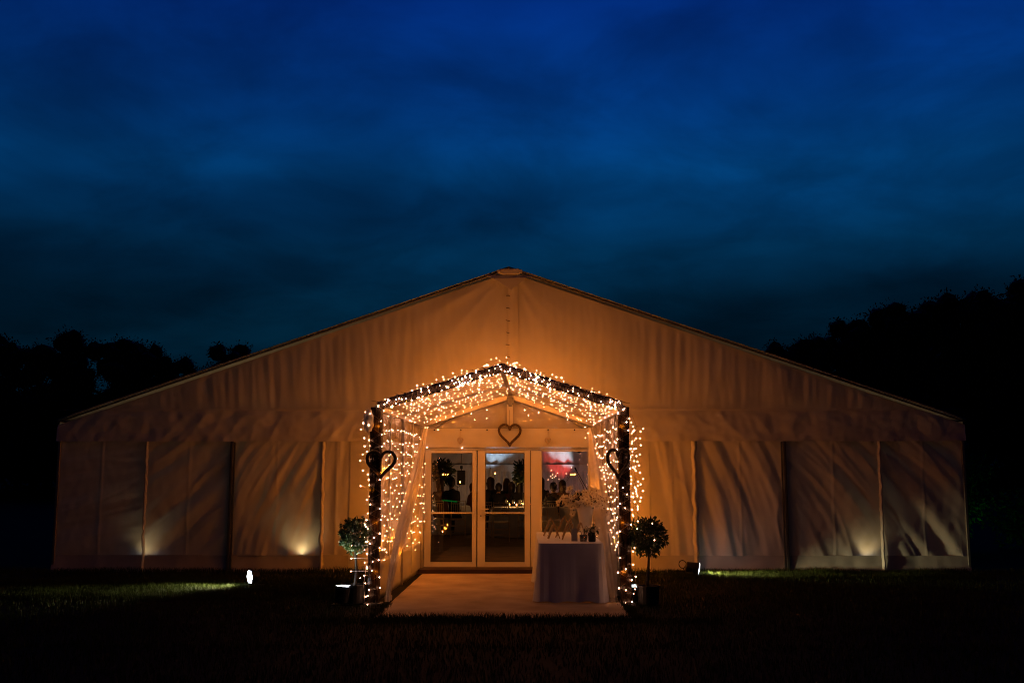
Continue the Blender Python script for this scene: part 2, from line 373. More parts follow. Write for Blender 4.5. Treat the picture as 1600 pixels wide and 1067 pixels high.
for i, (x0, x1, ang, lam, amp) in enumerate(PAN):
    p_ = part('wall_panel', wall_fn(x0, x1, ang, lam, amp, 11.3*i, .268, 2.34), FAB, mq, smooth=True)
    def sk(u, v, x0=x0, x1=x1, i=i):
        x = x0+(x1-x0)*u; z = -.01 + .285*v
        return (x, -.024 - .05*(1-v)**2 - .016*noise.noise(Vector((x*5, z*4, i)))*(1-v*.6) - .010*noise.noise(Vector((x*1.6, z*2, i+5)))*1.2, z)
    part('skirt', MB().grid(sk, 40, 8), SKIRT, mq, smooth=True)
# smooth flat panels beside the porch
for x0, x1 in ((-2.66, -1.60), (1.60, 2.35)):
    part('wall_panel', MB().grid(lambda u, v: (x0+(x1-x0)*u, -.03-.005*noise.noise(Vector((u*3, v*3, x0))), 2.34*v), 16, 24), FAB, mq, smooth=True)
for s in (-1, 1):                     # panels hidden behind the porch sides
    part('wall_panel', MB().grid(lambda u, v: (s*(1.48+.12*u), -.025, 2.34*v), 2, 2), FAB, mq)
part('wall_panel', MB().grid(lambda u, v: (-1.48+2.96*u, -.01, 2.07+.5*v), 8, 4), FAB, mq)
def seam(x, wd, dep, seed, parent=mq, m=FAB):
    def fn(u, v):
        z = 2.15*v; c = .020*noise.noise(Vector((seed, z*4.5, 1)))+.012*noise.noise(Vector((seed, z*13, 4)))
        k = 1+.35*noise.noise(Vector((seed, z*5, 7)))
        return (x + c + wd*(u-.5)*k + .03*(1-v)**4*sin(seed), -.03 - dep*sin(pi*u)*(1+.5*noise.noise(Vector((z*9, seed, 2)))) - .05*(1-v)**6, z)
    part('overlap_flap', MB().grid(fn, 8, 90), m, parent, smooth=True)
for x, wd, dep, sd in ((-6.09, .055, .035, 1), (-3.12, .07, .045, 2), (3.10, .09, .05, 3), (6.18, .06, .04, 4)): seam(x, wd, dep, sd)
for x in (-4.65, 4.60):
    part('wall_post', MB().box((x, -.055, 1.08), (.045, .06, 2.14)).box((x+.045*(1 if x < 0 else -1), -.045, 1.08), (.025, .03, 2.12)), DARKALU, mq, bevel=.006)
    part('post_foot', MB().box((x, -.08, .02), (.16, .14, .03)), DARKALU, mq)
for s in (-1, 1):
    part('corner_post', MB().box((s*(HW-.03), -.02, 1.2), (.05, .05, 2.36)), ALU, mq, bevel=.01)
# inside: floor, far gable lining
part('floor', MB().box((0, YB/2+.05, .02), (2*HW-.1, YB-.1, .04)), FLOORIN, mq)
def pleat_fn(u, v):
    x = -HW+.1+(2*HW-.2)*u; zt = slope_z(x)-.1; z = 2.05+(zt-2.05)*v
    th = atan2(x-.6, 5.2-z)
    return (x, YB-.25-.10*abs(sin(th*26+.6*sin(th*9))), z)
part('gable_lining', MB().grid(pleat_fn, 460, 10), LINING, mq, smooth=True)
part('lining_valance', MB().grid(lambda u, v: (-HW+.1+(2*HW-.2)*u, YB-.42-.015*sin(u*300), 1.76+.30*v), 200, 2), LINING, mq, smooth=True)
part('wall_curtain', MB().grid(lambda u, v: (-HW+.1+(2*HW-.2)*u, YB-.36-.045*sin(u*330+.9*sin(u*55))*(1.2-.2*v), .04+1.75*v), 620, 3), LINING, mq, smooth=True)
for s in (-1, 1):
    part('ceiling_lining', MB().grid(lambda u, v, s=s: (s*(HW-.15)*v, .4+(YB-.8)*u, 4.75-2.3*v-.05*abs(sin(u*150))), 300, 6), LINING, mq, smooth=True)

# ---------------------------------------------------------------- doors
dr = thing('glazed_entrance', 'white framed double glass doors with fixed side light under the porch', 'door', (0, 0, .03))
part('outer_frame', MB().box((-1.447, -.02, 1.03), (.075, .10, 2.02)).box((1.40, -.02, 1.03), (.11, .10, 2.02)).box((-.03, -.02, 2.022), (2.75, .10, .035)).box((-.03, -.02, .055), (2.75, .10, .05)), UPVC, dr, bevel=.006)
part('mullion', MB().box((.452, -.022, 1.03), (.165, .095, 1.93)), UPVC, dr, bevel=.006)
def leaf(x0, x1, px0, px1, handle=None):
    z0, z1 = .083, 2.002; pz0, pz1 = .17, 1.952
    d = part('door_leaf', MB().box(((x0+px0)/2, -.035, (z0+z1)/2), (px0-x0, .07, z1-z0)).box(((x1+px1)/2, -.035, (z0+z1)/2), (x1-px1, .07, z1-z0)).box(((px0+px1)/2, -.035, (pz1+z1)/2), (px1-px0, .07, z1-pz1)).box(((px0+px1)/2, -.035, (z0+pz0)/2), (px1-px0, .07, pz0-z0)), UPVC, dr, bevel=.005)
    gw = .008
    part('gasket', MB().box((px0+gw/2, -.06, (pz0+pz1)/2), (gw, .025, pz1-pz0)).box((px1-gw/2, -.06, (pz0+pz1)/2), (gw, .025, pz1-pz0)).box(((px0+px1)/2, -.06, pz0+gw/2), (px1-px0-2*gw-.002, .025, gw)).box(((px0+px1)/2, -.06, pz1-gw/2), (px1-px0-2*gw-.002, .025, gw)), BLACKRUB, d)
    part('pane', MB().box(((px0+px1)/2, -.033, (pz0+pz1)/2), (px1-px0, .006, pz1-pz0)), GLASS, d)
    part('push_bar', MB().tube([(px0, -.085, .965), (px1, -.085, .965)], .014, 10).box((px0-.015, -.08, .965), (.04, .03, .05)).box((px1+.015, -.08, .965), (.04, .03, .05)), UPVC, d, smooth=False)
    if handle:
        part('handle', MB().box((handle, -.085, .97), (.032, .03, .21)).tube([(handle, -.09, 1.03), (handle, -.14, 1.03), (handle+.03, -.145, 1.03), (handle+.13, -.145, 1.03)], .011, 8), UPVC, d)
        part('lock', MB().tube([(handle, -.10, .92), (handle, -.108, .92)], .012, 8), BLACKRUB, d)
    for hz in (.35, 1.75): part('hinge', MB().tube([(x1-.008 if handle else x0+.008, -.075, hz-.05), (x1-.008 if handle else x0+.008, -.075, hz+.05)], .011, 8), UPVC, d)
leaf(-1.40, -.538, -1.291, -.607); leaf(-.517, .358, -.388, .263, handle=-.46)
part('gasket', MB().box((-.5275, -.012, 1.04), (.012, .03, 1.92)).box((.366, -.012, 1.04), (.010, .03, 1.92)), BLACKRUB, dr)
sl = part('side_light', MB().box((.545, -.03, 1.03), (.018, .06, 1.89)).box((1.333, -.03, 1.03), (.020, .06, 1.89)).box((.94, -.03, .14), (.77, .06, .11)).box((.94, -.03, 1.989), (.77, .06, .022)), UPVC, dr)
part('pane', MB().box((.94, -.03, 1.09), (.768, .006, 1.78)), GLASS, sl)
part('threshold', MB().box((-.03, -.30, .045), (2.84, .46, .085)), STEP, dr, bevel=.006)
solo('door_mat_strip', MB().box((-.03, -.575, .020), (2.84, .05, .018)), STEP, 'narrow brown edging strip at the foot of the door threshold', 'threshold strip', (0, -.575, .01))

# ---------------------------------------------------------------- the porch
YF = -4.30; XL, XR = -1.61, 1.515; XLR, XRR = -1.44, 1.44; PE = 2.45; PA = 2.97
def px_(s, y): # x of the porch side at depth y
    t = (y-YF)/(-YF); return (XL+(XLR-XL)*t) if s < 0 else (XR+(XRR-XR)*t)
pc = thing('porch', 'gabled entrance porch of metal frame and clear plastic with dark wrapped front posts', 'porch', (0, -2.2, 0))
APX = -.02
def ap(y): return APX + .05*(y-YF)/(-YF)
for s in (-1, 1):
    xf, xr = px_(s, YF), px_(s, -.15)
    # front posts in dark wrap, crumpled lengthwise
    def wr(u, v, xf=xf, s=s):
        a = 2*pi*u; r = .074*(1+.10*noise.noise(Vector((cos(a)*2.5, sin(a)*2.5, v*4+s))) + .06*noise.noise(Vector((cos(a)*6, sin(a)*6, v*14))))
        cxx, sxx = cos(a), sin(a); q = max(abs(cxx), abs(sxx))**.6
        return (xf+r*cxx/q, YF+r*sxx/q, 2.44*v)
    p_ = part('front_post', MB().grid(wr, 24, 60), WRAP, pc, smooth=True)
    part('post_foot', MB().box((xf, YF, .012), (.22, .20, .02)), DARKALU, pc)
    # front rafter wrapped too
    def rw(u, v, xf=xf, s=s):
        a = 2*pi*u; p = Vector((ap(YF), YF, PA-.03)).lerp(Vector((xf, YF, PE)), v)
        r = .064*(1+.30*noise.noise(Vector((cos(a)*2, sin(a)*2, v*9+3*s))) + .25*noise.noise(Vector((cos(a)*5, sin(a)*5, v*24))))
        return (p.x - s*.3*r*sin(a), p.y+r*cos(a)*.8, p.z+r*sin(a))
    part('front_rafter', MB().grid(rw, 16, 70), WRAP, pc, smooth=True)
    part('rear_post', MB().box((xr, -.17, 1.22), (.09, .08, 2.44)), ALU, pc, bevel=.008)
    part('rear_rafter', MB().bar((ap(-.17)+s*.04, -.17, PA-.09), (xr, -.17, PE-.03), .07, .095, (0, 0, 1)), ALU, pc, bevel=.008)
    part('eave_rail', MB().bar((xf, YF+.05, PE-.02), (xr, -.2, PE-.02), .07, .07), ALU, pc, bevel=.008)
    part('middle_post', MB().box((px_(s, -2.15), -2.15, 1.21), (.05, .06, 2.40)), ALU, pc, bevel=.006)
    part('middle_rafter', MB().bar((ap(-2.15)+s*.03, -2.15, PA-.06), (px_(s, -2.15), -2.15, PE), .035, .04), ALU, pc)
    # clear roof sheet and clear side windows, white kick panels
    def rs(u, v, s=s):
        y = YF-.02+(-.12-YF)*u; x = ap(y)+(px_(s, y)*1.03-ap(y))*v
        return (x, y, PA+.045-(PA-PE-.01)*v - .02*sin(pi*v)*abs(sin(pi*u*2)) + .008*noise.noise(Vector((x*5, y*5, s))))
    part('roof_sheet', MB().grid(rs, 50, 20), PVCR, pc, smooth=True)
    for k, (ya, yb) in enumerate(((YF+.08, -2.19), (-2.11, -.22))):
        part('side_window', MB().grid(lambda u, v: (px_(s, ya+(yb-ya)*u)+s*.012+.012*noise.noise(Vector((u*4, v*2, k+s))), ya+(yb-ya)*u, .50+1.90*v), 24, 24), PVC, pc, smooth=True)
        part('kick_panel', MB().grid(lambda u, v: (px_(s, ya+(yb-ya)*u)+s*.006+.010*noise.noise(Vector((u*6, v*2, k+s+9))), ya+(yb-ya)*u, .02+.49*v), 24, 8), PVCW, pc, smooth=True, solid=.008)
        part('window_strap', MB().box((px_(s, (ya+yb)/2), (ya+yb)/2, 1.25), (.012, .07, 2.3)), PVCW, pc)
part('ridge_beam', MB().bar((ap(YF), YF, PA-.025), (ap(-.15), -.15, PA-.025), .075, .075), ALU, pc, bevel=.008)
part('ridge_bracket', MB().box((ap(-.17), -.20, PA-.15), (.11, .05, .12)).box((ap(-.17), -.215, PA-.22), (.06, .03, .05)), DARKALU, pc, bevel=.008)
part('rear_gable', MB().grid(lambda u, v: ((-1.40+2.80*u)*(1-v*.985)+.03*v, -.12-.01*noise.noise(Vector((u*8, v*3, 1))), 2.36+.53*v), 40, 14), PVC, pc, smooth=True)
part('gable_strap', MB().box((.02, -.135, 2.62), (.10, .008, .50)), PVCW, pc)
lt = part('lintel_sheet', MB().grid(lambda u, v: (-1.40+2.80*u, -.125-.016*fold(u*2.8+v*.3, v, .35, 3, 4)-.01*noise.noise(Vector((u*9, v*3, 2))), 2.045+.31*v), 70, 14), PVCW, pc, smooth=True)
for x in (-1.24, -.80, -.36, .66, 1.10):
    part('bolt', MB().tube([(x, -.13, 2.335), (x, -.165, 2.335)], .014, 8), BLACKRUB, lt)
for x in (-1.08, 1.09):                # thin stays in the rear corners
    part('stay', MB().tube([(x-.12*(1 if x > 0 else -1), -.15, 2.53), (x+.14*(1 if x > 0 else -1), -.17, 2.36)], .009, 6), DARKALU, pc)
# twigs sticking out of the rafter wraps
tw = MB(); rnd = random.Random(5)
for s in (-1, 1):
    for _ in range(26):
        v = rnd.uniform(.0, 1); p = Vector((ap(YF), YF-.03, PA+.01)).lerp(Vector((px_(s, YF), YF-.03, PE+.03)), v)
        d = Vector((s*rnd.uniform(-.1, .22), rnd.uniform(-.08, .02), rnd.uniform(-.06, .07)))
        tw.tube([p-d*.5, p+Vector((0, -.03, rnd.uniform(0, .03))), p+d*.5], [.004, .005, .002], 4)
o = part('twigs', tw, TWIG, pc); o['kind'] = 'stuff'

# coir carpet
def cp(u, v):
    y = -5.66+5.05*v; wl = -1.37 - .03*(1-v); x = wl+(2.80+.05*(1-v))*u
    z = .022+.006*noise.noise(Vector((x*2, y*2, 3)))+.016*fold(y+.25*x, x, .42, 4, 5)*(1-v)**1.5
    if v == 0: y += .06*noise.noise(Vector((x*3, 0, 7)))
    return (x, y, z)
cm = MB().grid(cp, 60, 70); solo('carpet', cm, CARPET, 'beige coir carpet running out of the porch onto the lawn', 'carpet', (0, -3.1, .01), solid=.014)

# gathered muslin drapes
def drape(pts, rad, label, seed):
    n = len(pts); K = 60; rings = []
    def P(t):
        f = t*(n-1); i = min(n-2, int(f)); return Vector(pts[i]).lerp(Vector(pts[i+1]), sstep(0, 1, f-i)*.35+(f-i)*.65)
    def fn(u, v):
        p = P(v); a = 2*pi*u; r = rad(v)*(1+.28*sin(a*5+seed+.8*sin(v*5))+.12*noise.noise(Vector((cos(a)*2, sin(a)*2, v*5+seed))))
        return (p.x+.55*r*cos(a), p.y+r*sin(a), p.z+.15*r*sin(a))
    b = pts[-1]
    solo('muslin_drape', MB().grid(fn, 40, K), MUSLIN, label, 'drape', (b[0], b[1], 0), group='drapes in the porch', smooth=True)
drape([(-1.35, -.50, 2.36), (-1.37, -1.1, 1.95), (-1.39, -1.75, 1.52), (-1.40, -2.45, 1.18), (-1.415, -3.15, .82), (-1.43, -3.75, .48), (-1.45, -4.12, .14), (-1.45, -4.16, .035)], lambda v: .05+.10*sin(pi*min(1, v*1.15))**1.2*(1-.3*v)+.02*(v > .93), 'white muslin drape swept back against the side without the table', 1)
drape([(1.34, -.45, 2.36), (1.35, -1.0, 1.98), (1.35, -1.75, 1.60), (1.34, -2.5, 1.18), (1.35, -3.2, .78), (1.37, -3.75, .35), (1.37, -4.12, .08), (1.37, -4.15, .035)], lambda v: .06+.13*sin(pi*min(1, v*1.1))**1.1+.03*(v > .9), 'white muslin drape hanging behind the cloth covered table', 2)

# ---------------------------------------------------------------- hearts
def heart(name, label, cat, c, wd, hg, strands, rs, m, rz=0, hang=None, group=None, ry=0):
    t = thing(name, label, cat, c, rz, group); t.rotation_euler.y = ry
    def hp(a):
        x = 16*sin(a)**3/16.; z = (13*cos(a)-5*cos(2*a)-2*cos(3*a)-cos(4*a)+2.5)/14.6
        return Vector((x*wd/2, 0, z*hg/2))
    K = 90
    for k in range(strands):
        pts = []
        for i in range(K+1):
            a = 2*pi*i/K; p = hp(a); q = (hp(a+.01)-hp(a-.01)).normalized(); nrm = Vector((q.z, 0, -q.x))
            ph = 2*pi*k/strands + i*.42; rr = rs*1.05
            pts.append(p+nrm*rr*cos(ph)+Vector((0, rr*sin(ph), 0)))
        mb = MB().tube(pts, rs*.72, 5, cap=False)
        link('wicker_strand', mb.mesh('strand', True), m, t)
    if hang: link('hanger', MB().tube([(0, 0, hg*.30), (0, 0, hang)], .004 if wd > .2 else .0025, 5).mesh('hanger'), m, t)
    return t
heart('wicker_heart', 'dark wicker heart tied to the porch post beside the swept back drape', 'heart', (-1.53, YF-.10, 1.715), .35, .335, 5, .0125, WICKER, rz=.1, group='large wicker hearts')
heart('wicker_heart', 'dark wicker heart tied to the porch post beside the table', 'heart', (1.435, YF-.10, 1.725), .285, .36, 5, .0125, WICKER, rz=-.5, group='large wicker hearts')
heart('wicker_heart', 'brown wicker heart hanging under the rear ridge bracket above the doors', 'heart', (.02, -.20, 2.245), .36, .355, 5, .0125, WICKER, hang=.42, group='large wicker hearts')
heart('small_heart', 'tiny pale hanging heart above the swept drape side door leaf', 'heart', (-.805, -.17, 2.145), .095, .10, 3, .006, WOODW, hang=.19, group='small hearts on the lintel')
heart('small_heart', 'tiny pale hanging heart above the glazed side light', 'heart', (.66, -.17, 2.145), .095, .10, 3, .006, WOODW, hang=.19, group='small hearts on the lintel')

# ---------------------------------------------------------------- fairy lights
def ico(r, sub=1):
    bm = bmesh.new(); bmesh.ops.create_icosphere(bm, subdivisions=sub, radius=r)
    vs = [v.co.copy() for v in bm.verts]; fs = [tuple(v.index for v in f.verts) for f in bm.faces]; bm.free(); return vs, fs
IV, IF = ico(1.0); IV2, IF2 = ico(1.0, 2)
def bulb_mesh(name, r, m):
    mb = MB().add([(v.x*r, v.y*r, v.z*r*1.15) for v in IV], IF); me = mb.mesh(name, True); me.materials.append(m); return me
BM_F = bulb_mesh('bulb', .0072, E_FRONT); BM_S = bulb_mesh('bulb_small', .0064, E_FRONT)
def garland(name, label, base, wires, bulbs, wm=None, me=None, stuff=False, r=.0095, cat='string lights', wr=.0018, lamps=()):
    t = thing(name, label, cat, base, group='fairy light strings on the porch')
    mb = MB()
    for wv in wires: mb.tube(wv, wr, 4, cap=False)
    part('cable', mb, wm or CABLE, t)
    if stuff:
        mb = MB()
        for b in bulbs:
            q = r*random.uniform(.75, 1.15); mb.add([(b[0]+v.x*q, b[1]+v.y*q, b[2]+v.z*q) for v in IV], IF)
        o = part('bulbs', mb, E_CURT, t); o['kind'] = 'stuff'
    else:
        for b in bulbs:
            o = link('bulb', me or BM_F, None, t, Vector(b)-Vector(base)); q = random.uniform(.75, 1.15); o.scale = (q, q, q)
    for p, en in lamps:                # point lamps added among or beside the bulbs to carry the string's light
        l = bpy.data.lights.new('glow', 'POINT'); l.energy = en*LK; l.color = LAMP; l.shadow_soft_size = .010
        lo = bpy.data.objects.new('glow', l); COL.objects.link(lo); lo.parent = t; lo.location = Vector(p)-Vector(base)
    return t
rnd = random.Random(21)
for s in (-1, 1):
    xf = px_(s, YF); side = 'drape side' if s < 0 else 'table side'
    # post: cable zigzags over the front of the wrap
    wv = []; bl = []; z = 2.36; k = 0
    while z > .05:
        sd = 1 if k % 2 else -1
        p = Vector((xf+sd*rnd.uniform(.055, .088), YF-.085+rnd.uniform(-.01, .02), z)); wv.append(p)
        if rnd.random() < .93: bl.append(p+Vector((sd*rnd.uniform(0, .018), -.018, rnd.uniform(-.01, .01))))
        if rnd.random() < .30:
            q = Vector((xf+rnd.uniform(-.05, .05), YF-.10, z-rnd.uniform(.01, .06))); wv.append(q); bl.append(q+Vector((0, -.012, 0)))
        z -= rnd.uniform(.06, .105); k += 1
    garland('fairy_light_string', 'fairy lights wound down the dark porch post ' + ('beside the swept drape' if s < 0 else 'beside the table'), (xf, YF, 0), [wv], bl, lamps=[((xf-s*.05, YF-.12, z), .3) for z in (.4, 1.0, 1.6, 2.2)])
    # front rafter
    wv = []; bl = []
    v = 0.0; k = 0
    A = Vector((ap(YF), YF, PA-.02)); B = Vector((xf, YF, PE+.01))
    while v < 1:
        p = A.lerp(B, v); off = Vector((rnd.uniform(-.02, .02), -.07-rnd.uniform(0, .03), rnd.choice((.06, .02, -.02, -.05, -.075, -.09))+rnd.uniform(-.02, .02)))
        wv.append(p+off)
        if rnd.random() < .95: bl.append(p+off+Vector((rnd.uniform(-.015, .015), -.015, rnd.uniform(-.01, .02))))
        v += rnd.uniform(.014, .028); k += 1
    for c in range(11):               # knots of bulbs
        v = rnd.choice((rnd.uniform(0, .35), rnd.uniform(.85, 1.0), rnd.uniform(0, 1)))
        for _ in range(rnd.randint(2, 4)):
            bl.append(A.lerp(B, min(1, v+rnd.uniform(-.018, .018)))+Vector((rnd.uniform(-.03, .03), -.09-rnd.uniform(0, .03), rnd.uniform(-.09, .03))))
    garland('fairy_light_string', 'fairy lights bunched along the dark front rafter, ' + ('sloping down to the swept drape' if s < 0 else 'sloping down to the table'), (xf/2, YF, PE), [wv], bl, lamps=[(A.lerp(B, v)+Vector((0, -.10, -.10)), .35) for v in (.12, .37, .62, .87)])
    # ceiling curtain
    wires = []; bl = []
    for i in range(31):
        y = YF+.12+(-.55-YF)*(i/30)+rnd.uniform(-.03, .03); wv = []
        n = 15; sag = rnd.uniform(.01, .05)
        for j in range(n+1):
            v = j/n; x = ap(y)+s*.05+(px_(s, y)-s*.06-ap(y)-s*.05)*v
            zz = PA-.02-(PA-PE)*v - sag*.5*sin(pi*v)-rnd.uniform(0, .03) if i % 2 else PA+.062-(PA-PE-.01)*v + rnd.uniform(0, .03)
            p = Vector((x+rnd.uniform(-.05, .05), y+rnd.uniform(-.07, .07), zz)); wv.append(p)
            if rnd.random() < .66: bl.append(p+Vector((rnd.uniform(-.04, .04), rnd.uniform(-.05, .05), (rnd.uniform(.006, .03) if i % 2 == 0 else -rnd.uniform(.01, .03)))))
        wires.append(wv)
    garland('fairy_light_curtain', 'dense fairy lights strung over and under the clear porch roof, ' + ('slope above the swept drape' if s < 0 else 'slope above the table'), (s*.8, -2.2, PE), wires, bl, stuff=True, r=.0058, wr=.0012, lamps=[((ap(y)+(px_(s, y)-ap(y))*v, y, PA+.10-(PA-PE-.01)*v), e_) for y, e_ in ((-3.5, .7), (-2.5, 1.9), (-1.6, 4.4), (-.9, 7.0)) for v in (.18, .5, .82)])
    # side wall curtain
    wires = []; bl = []
    for i in range(22):
        y = YF+.18+(-.45-YF)*(i/21)+rnd.uniform(-.03, .03); zb = rnd.uniform(.38, .75); wv = []; z = 2.34
        while z > zb:
            p = Vector((px_(s, y)-s*(.045+rnd.uniform(0, .02)), y+rnd.uniform(-.02, .02), z)); wv.append(p)
            if z < 2.28 and rnd.random() < .86: bl.append(p+Vector((-s*.012, rnd.uniform(-.015, .015), 0)))
            z -= rnd.uniform(.11, .19)
        wires.append(wv)
    garland('fairy_light_curtain', 'fairy lights hung in a curtain on the clear side wall ' + ('behind the swept drape' if s < 0 else 'behind the table'), (px_(s, -2.2), -2.2, .3), wires, bl, stuff=True, r=.0060, wr=.0012, lamps=[((px_(s, y)-s*.30, y, z), e_) for y, e_ in ((-3.6, 2.0), (-2.3, 3.8), (-1.1, 5.2)) for z in (.6, 1.6)] + [((px_(s, y)+s*.30, y, z), e_) for y, z, e_ in ((-.65, .6, 14.0), (-.65, 1.5, 11.0), (-1.4, 1.1, 2.5))])  # outermost lamps added beyond the wall, without bulbs, to brighten the tent front
# loose icicles outside the table side post
wires = []; bl = []
for i, (x0, y0) in enumerate(((1.60, -4.30), (1.64, -4.22), (1.61, -4.05), (1.66, -4.12), (1.62, -3.9))):
    z = rnd.uniform(2.28, 2.42); zb = (1.05, .95, 1.3, 1.0, 1.1)[i]; p = Vector((x0, y0, z)); wv = [p]
    while z > zb:
        z -= rnd.uniform(.05, .13); p = Vector((x0+rnd.gauss(.015, .025), y0+rnd.uniform(-.03, .03), z)); wv.append(p)
        if rnd.random() < .85:
            q = p+Vector((rnd.uniform(-.02, .09), -.02, rnd.uniform(-.04, .02))); wires.append([p, (p+q)/2+Vector((0, 0, .02)), q]); bl.append(q)
    wires.append(wv)
for p in ((1.86, -4.3, .99), (1.855, -4.52, .80), (1.66, -4.4, .93), (1.62, -4.42, .70), (1.63, -4.4, .35), (1.62, -4.4, .20), (1.58, -4.42, .05), (1.50, -4.44, .04)):
    bl.append(p)
wires += [[(1.62, -4.35, 1.1), (1.66, -4.4, .93), (1.62, -4.42, .70), (1.63, -4.4, .35), (1.62, -4.4, .20), (1.58, -4.42, .05), (1.50, -4.44, .04)], [(1.64, -4.3, 1.15), (1.75, -4.32, 1.06), (1.86, -4.3, .99), (1.87, -4.45, .9), (1.855, -4.52, .80)]]
garland('fairy_light_icicle', 'loose fairy light icicles trailing outside the post next to the table onto its bay tree', (1.62, -4.2, 0), wires, bl, me=BM_S, lamps=[((1.70, -4.2, 2.0), .6), ((1.70, -4.2, 1.4), .6)])
# white tangled bunch outside the other post
wires = []; bl = []
z = 2.44; p = Vector((-1.72, -4.30, z)); wv = [p]
while z > .95:
    z -= rnd.uniform(.035, .07); p = Vector((-1.70+rnd.gauss(0, .022), -4.32+rnd.uniform(-.03, .03), z)); wv.append(p)
    if rnd.random() < (.95 if z > 1.5 else .4):
        q = p+Vector((rnd.uniform(-.10, .03), -.03, rnd.uniform(-.05, .05))); wires.append([p, (p+q)/2+Vector((0, -.01, .015)), q])
        if rnd.random() < .8: bl.append(q)
wires.append(wv)
for a, b in (((-1.70, -4.33, .95), (-1.70, -4.36, .55)),):
    for i in range(13):
        t = i/12; q = Vector((-1.72+.09*sin(i*2.1)-.04*(i % 3), -4.40, .98-.62*t)); bl.append(q); wires.append([Vector((-1.68, -4.36, .98-.62*t)), q])
wires.append([(-1.69, -4.34, .98), (-1.68, -4.38, .6), (-1.72, -4.4, .25), (-1.70, -4.4, .02), (-1.62, -4.46, .03)])
bl += [(-1.76, -4.42, .33), (-1.66, -4.44, .12), (-1.66, -4.46, .02)]
garland('fairy_light_icicle', 'tangled white cable fairy lights bunched outside the post by the lit bay tree', (-1.70, -4.3, 0), wires, bl, wm=WCABLE, me=BM_S, wr=.0030, lamps=[((-1.78, -4.3, 2.0), .7), ((-1.78, -4.36, 1.4), .5)])
# string on the door jamb
wv = []; bl = []; z = 2.02
while z > .25:
    p = Vector((-1.44+rnd.uniform(-.03, .03), -.14, z)); wv.append(p); z -= rnd.uniform(.04, .12)
    if rnd.random() < (.95 if z > 1.2 else .5): bl.append(p+Vector((0, -.015, 0)))
bl += [(-.775, -.15, 2.035), (-1.36, -.15, 2.045)]; wv = [Vector((-.775, -.14, 2.035)), Vector((-1.1, -.14, 2.05)), Vector((-1.36, -.14, 2.045))] + wv
garland('fairy_light_string', 'fairy lights running down the door jamb behind the swept drape', (-1.44, -.14, .03), [wv], bl, me=BM_S)
# strays round the rear rafters
bl = [(-.92, -.25, 2.56), (-.62, -.25, 2.60), (-.56, -.25, 2.50), (-.36, -.25, 2.66), (-.36, -.27, 2.52), (.27, -.25, 2.66), (.33, -.25, 2.57), (.50, -.25, 2.62), (.98, -.25, 2.50), (1.25, -.6, 2.36), (1.29, -.7, 2.26), (1.25, -.7, 2.18), (-1.32, -.9, 2.34), (-1.28, -.9, 2.34), (-1.15, -.5, 2.32)]
wires = [[Vector(b)+Vector((0, 0, .10)), Vector(b)+Vector((.01, .01, .04)), b] for b in bl]
garland('fairy_light_string', 'few stray fairy lights dangling from the rear rafters above the lintel', (0, -.3, 2.4), wires, bl, me=BM_S)
# white plastic tie on the corner
solo('white_bag', MB().grid(lambda u, v: (-1.70+.045*cos(2*pi*u)*(.4+1.1*sin(pi*(.12+.8*v)))+.015*noise.noise(Vector((u*5, v*5, 1))), -4.37+.03*sin(2*pi*u), 2.13+.27*v), 14, 12), MUSLIN, 'crumpled white plastic bag tied to the porch eave corner above the tangled cable', 'bag', (-1.70, -4.37, 2.13), smooth=True)

# ---------------------------------------------------------------- bay trees
def leaves(n, c, rad, size, rnd, hollow=.45, squash=1.0, lump=0):
    mb = MB()
    for _ in range(n):
        d = Vector((rnd.gauss(0, 1), rnd.gauss(0, 1), rnd.gauss(0, 1))).normalized()
        r = rad*(hollow+(1-hollow)*rnd.random()**.6)*(1+lump*noise.noise(d*2.3+Vector((rnd.random()*.1, n, 0))))
        p = Vector(c)+Vector((d.x*r, d.y*r, d.z*r*squash))
        ax = (d+Vector((rnd.gauss(0, .7), rnd.gauss(0, .7), rnd.gauss(-.1, .7)))).normalized(); sd = ax.cross(Vector((rnd.random()-.5, rnd.random()-.5, rnd.random()-.5))).normalized()
        L = size*rnd.uniform(.7, 1.35); W = L*.23; nn = ax.cross(sd)*L*.10
        k = len(mb.v); mb.v += [tuple(p), tuple(p+ax*L*.45+sd*W+nn), tuple(p+ax*L), tuple(p+ax*L*.45-sd*W+nn)]
        mb.f += [(k, k+1, k+2), (k, k+2, k+3)]
    return mb
def bay(label, x, y, zc, rad, seed, n=900):
    rd = random.Random(seed); t = thing('bay_tree', label, 'tree', (x, y, 0), group='clipped bay trees either side of the porch')
    part('pot', MB().lathe([(.10, 0), (.125, .02), (.14, .22), (.15, .24), (.135, .24), (.12, .20), (.0, .20)], (x, y, 0), 20), POT, t, smooth=False)
    part('soil', MB().lathe([(.118, .205), (.06, .215), (0, .22)], (x, y, 0), 14), SOIL, t)
    tx = lambda z: x+.012*sin(z*9+seed)
    tr = part('trunk', MB().tube([(tx(z), y+.006*cos(z*7), z) for z in [.2+.06*i for i in range(int((zc-.2)/.06)+1)]], [.020-.0008*i for i in range(int((zc-.2)/.06)+1)], 8), BARK, t, smooth=True)
    br = MB()
    for i in range(16):
        a = rd.uniform(0, 2*pi); e = rd.uniform(-.5, 1.2); q = Vector((cos(a)*cos(e), sin(a)*cos(e), sin(e)))*rad*.85
        s = Vector((x, y, zc-rad*.4)); br.tube([s, s+q*.5+Vector((0, 0, .02)), Vector((x, y, zc))+q], [.008, .006, .003], 5)
    part('branches', br, BARK, t)
    part('crown', leaves(n, (x, y, zc), rad, .052, rd, .35, .98, .35), LEAF, t)
bay('clipped ball bay tree with bright lit leaves beside the tangled white cable', -1.845, -4.28, .845, .205, 4, 1500)
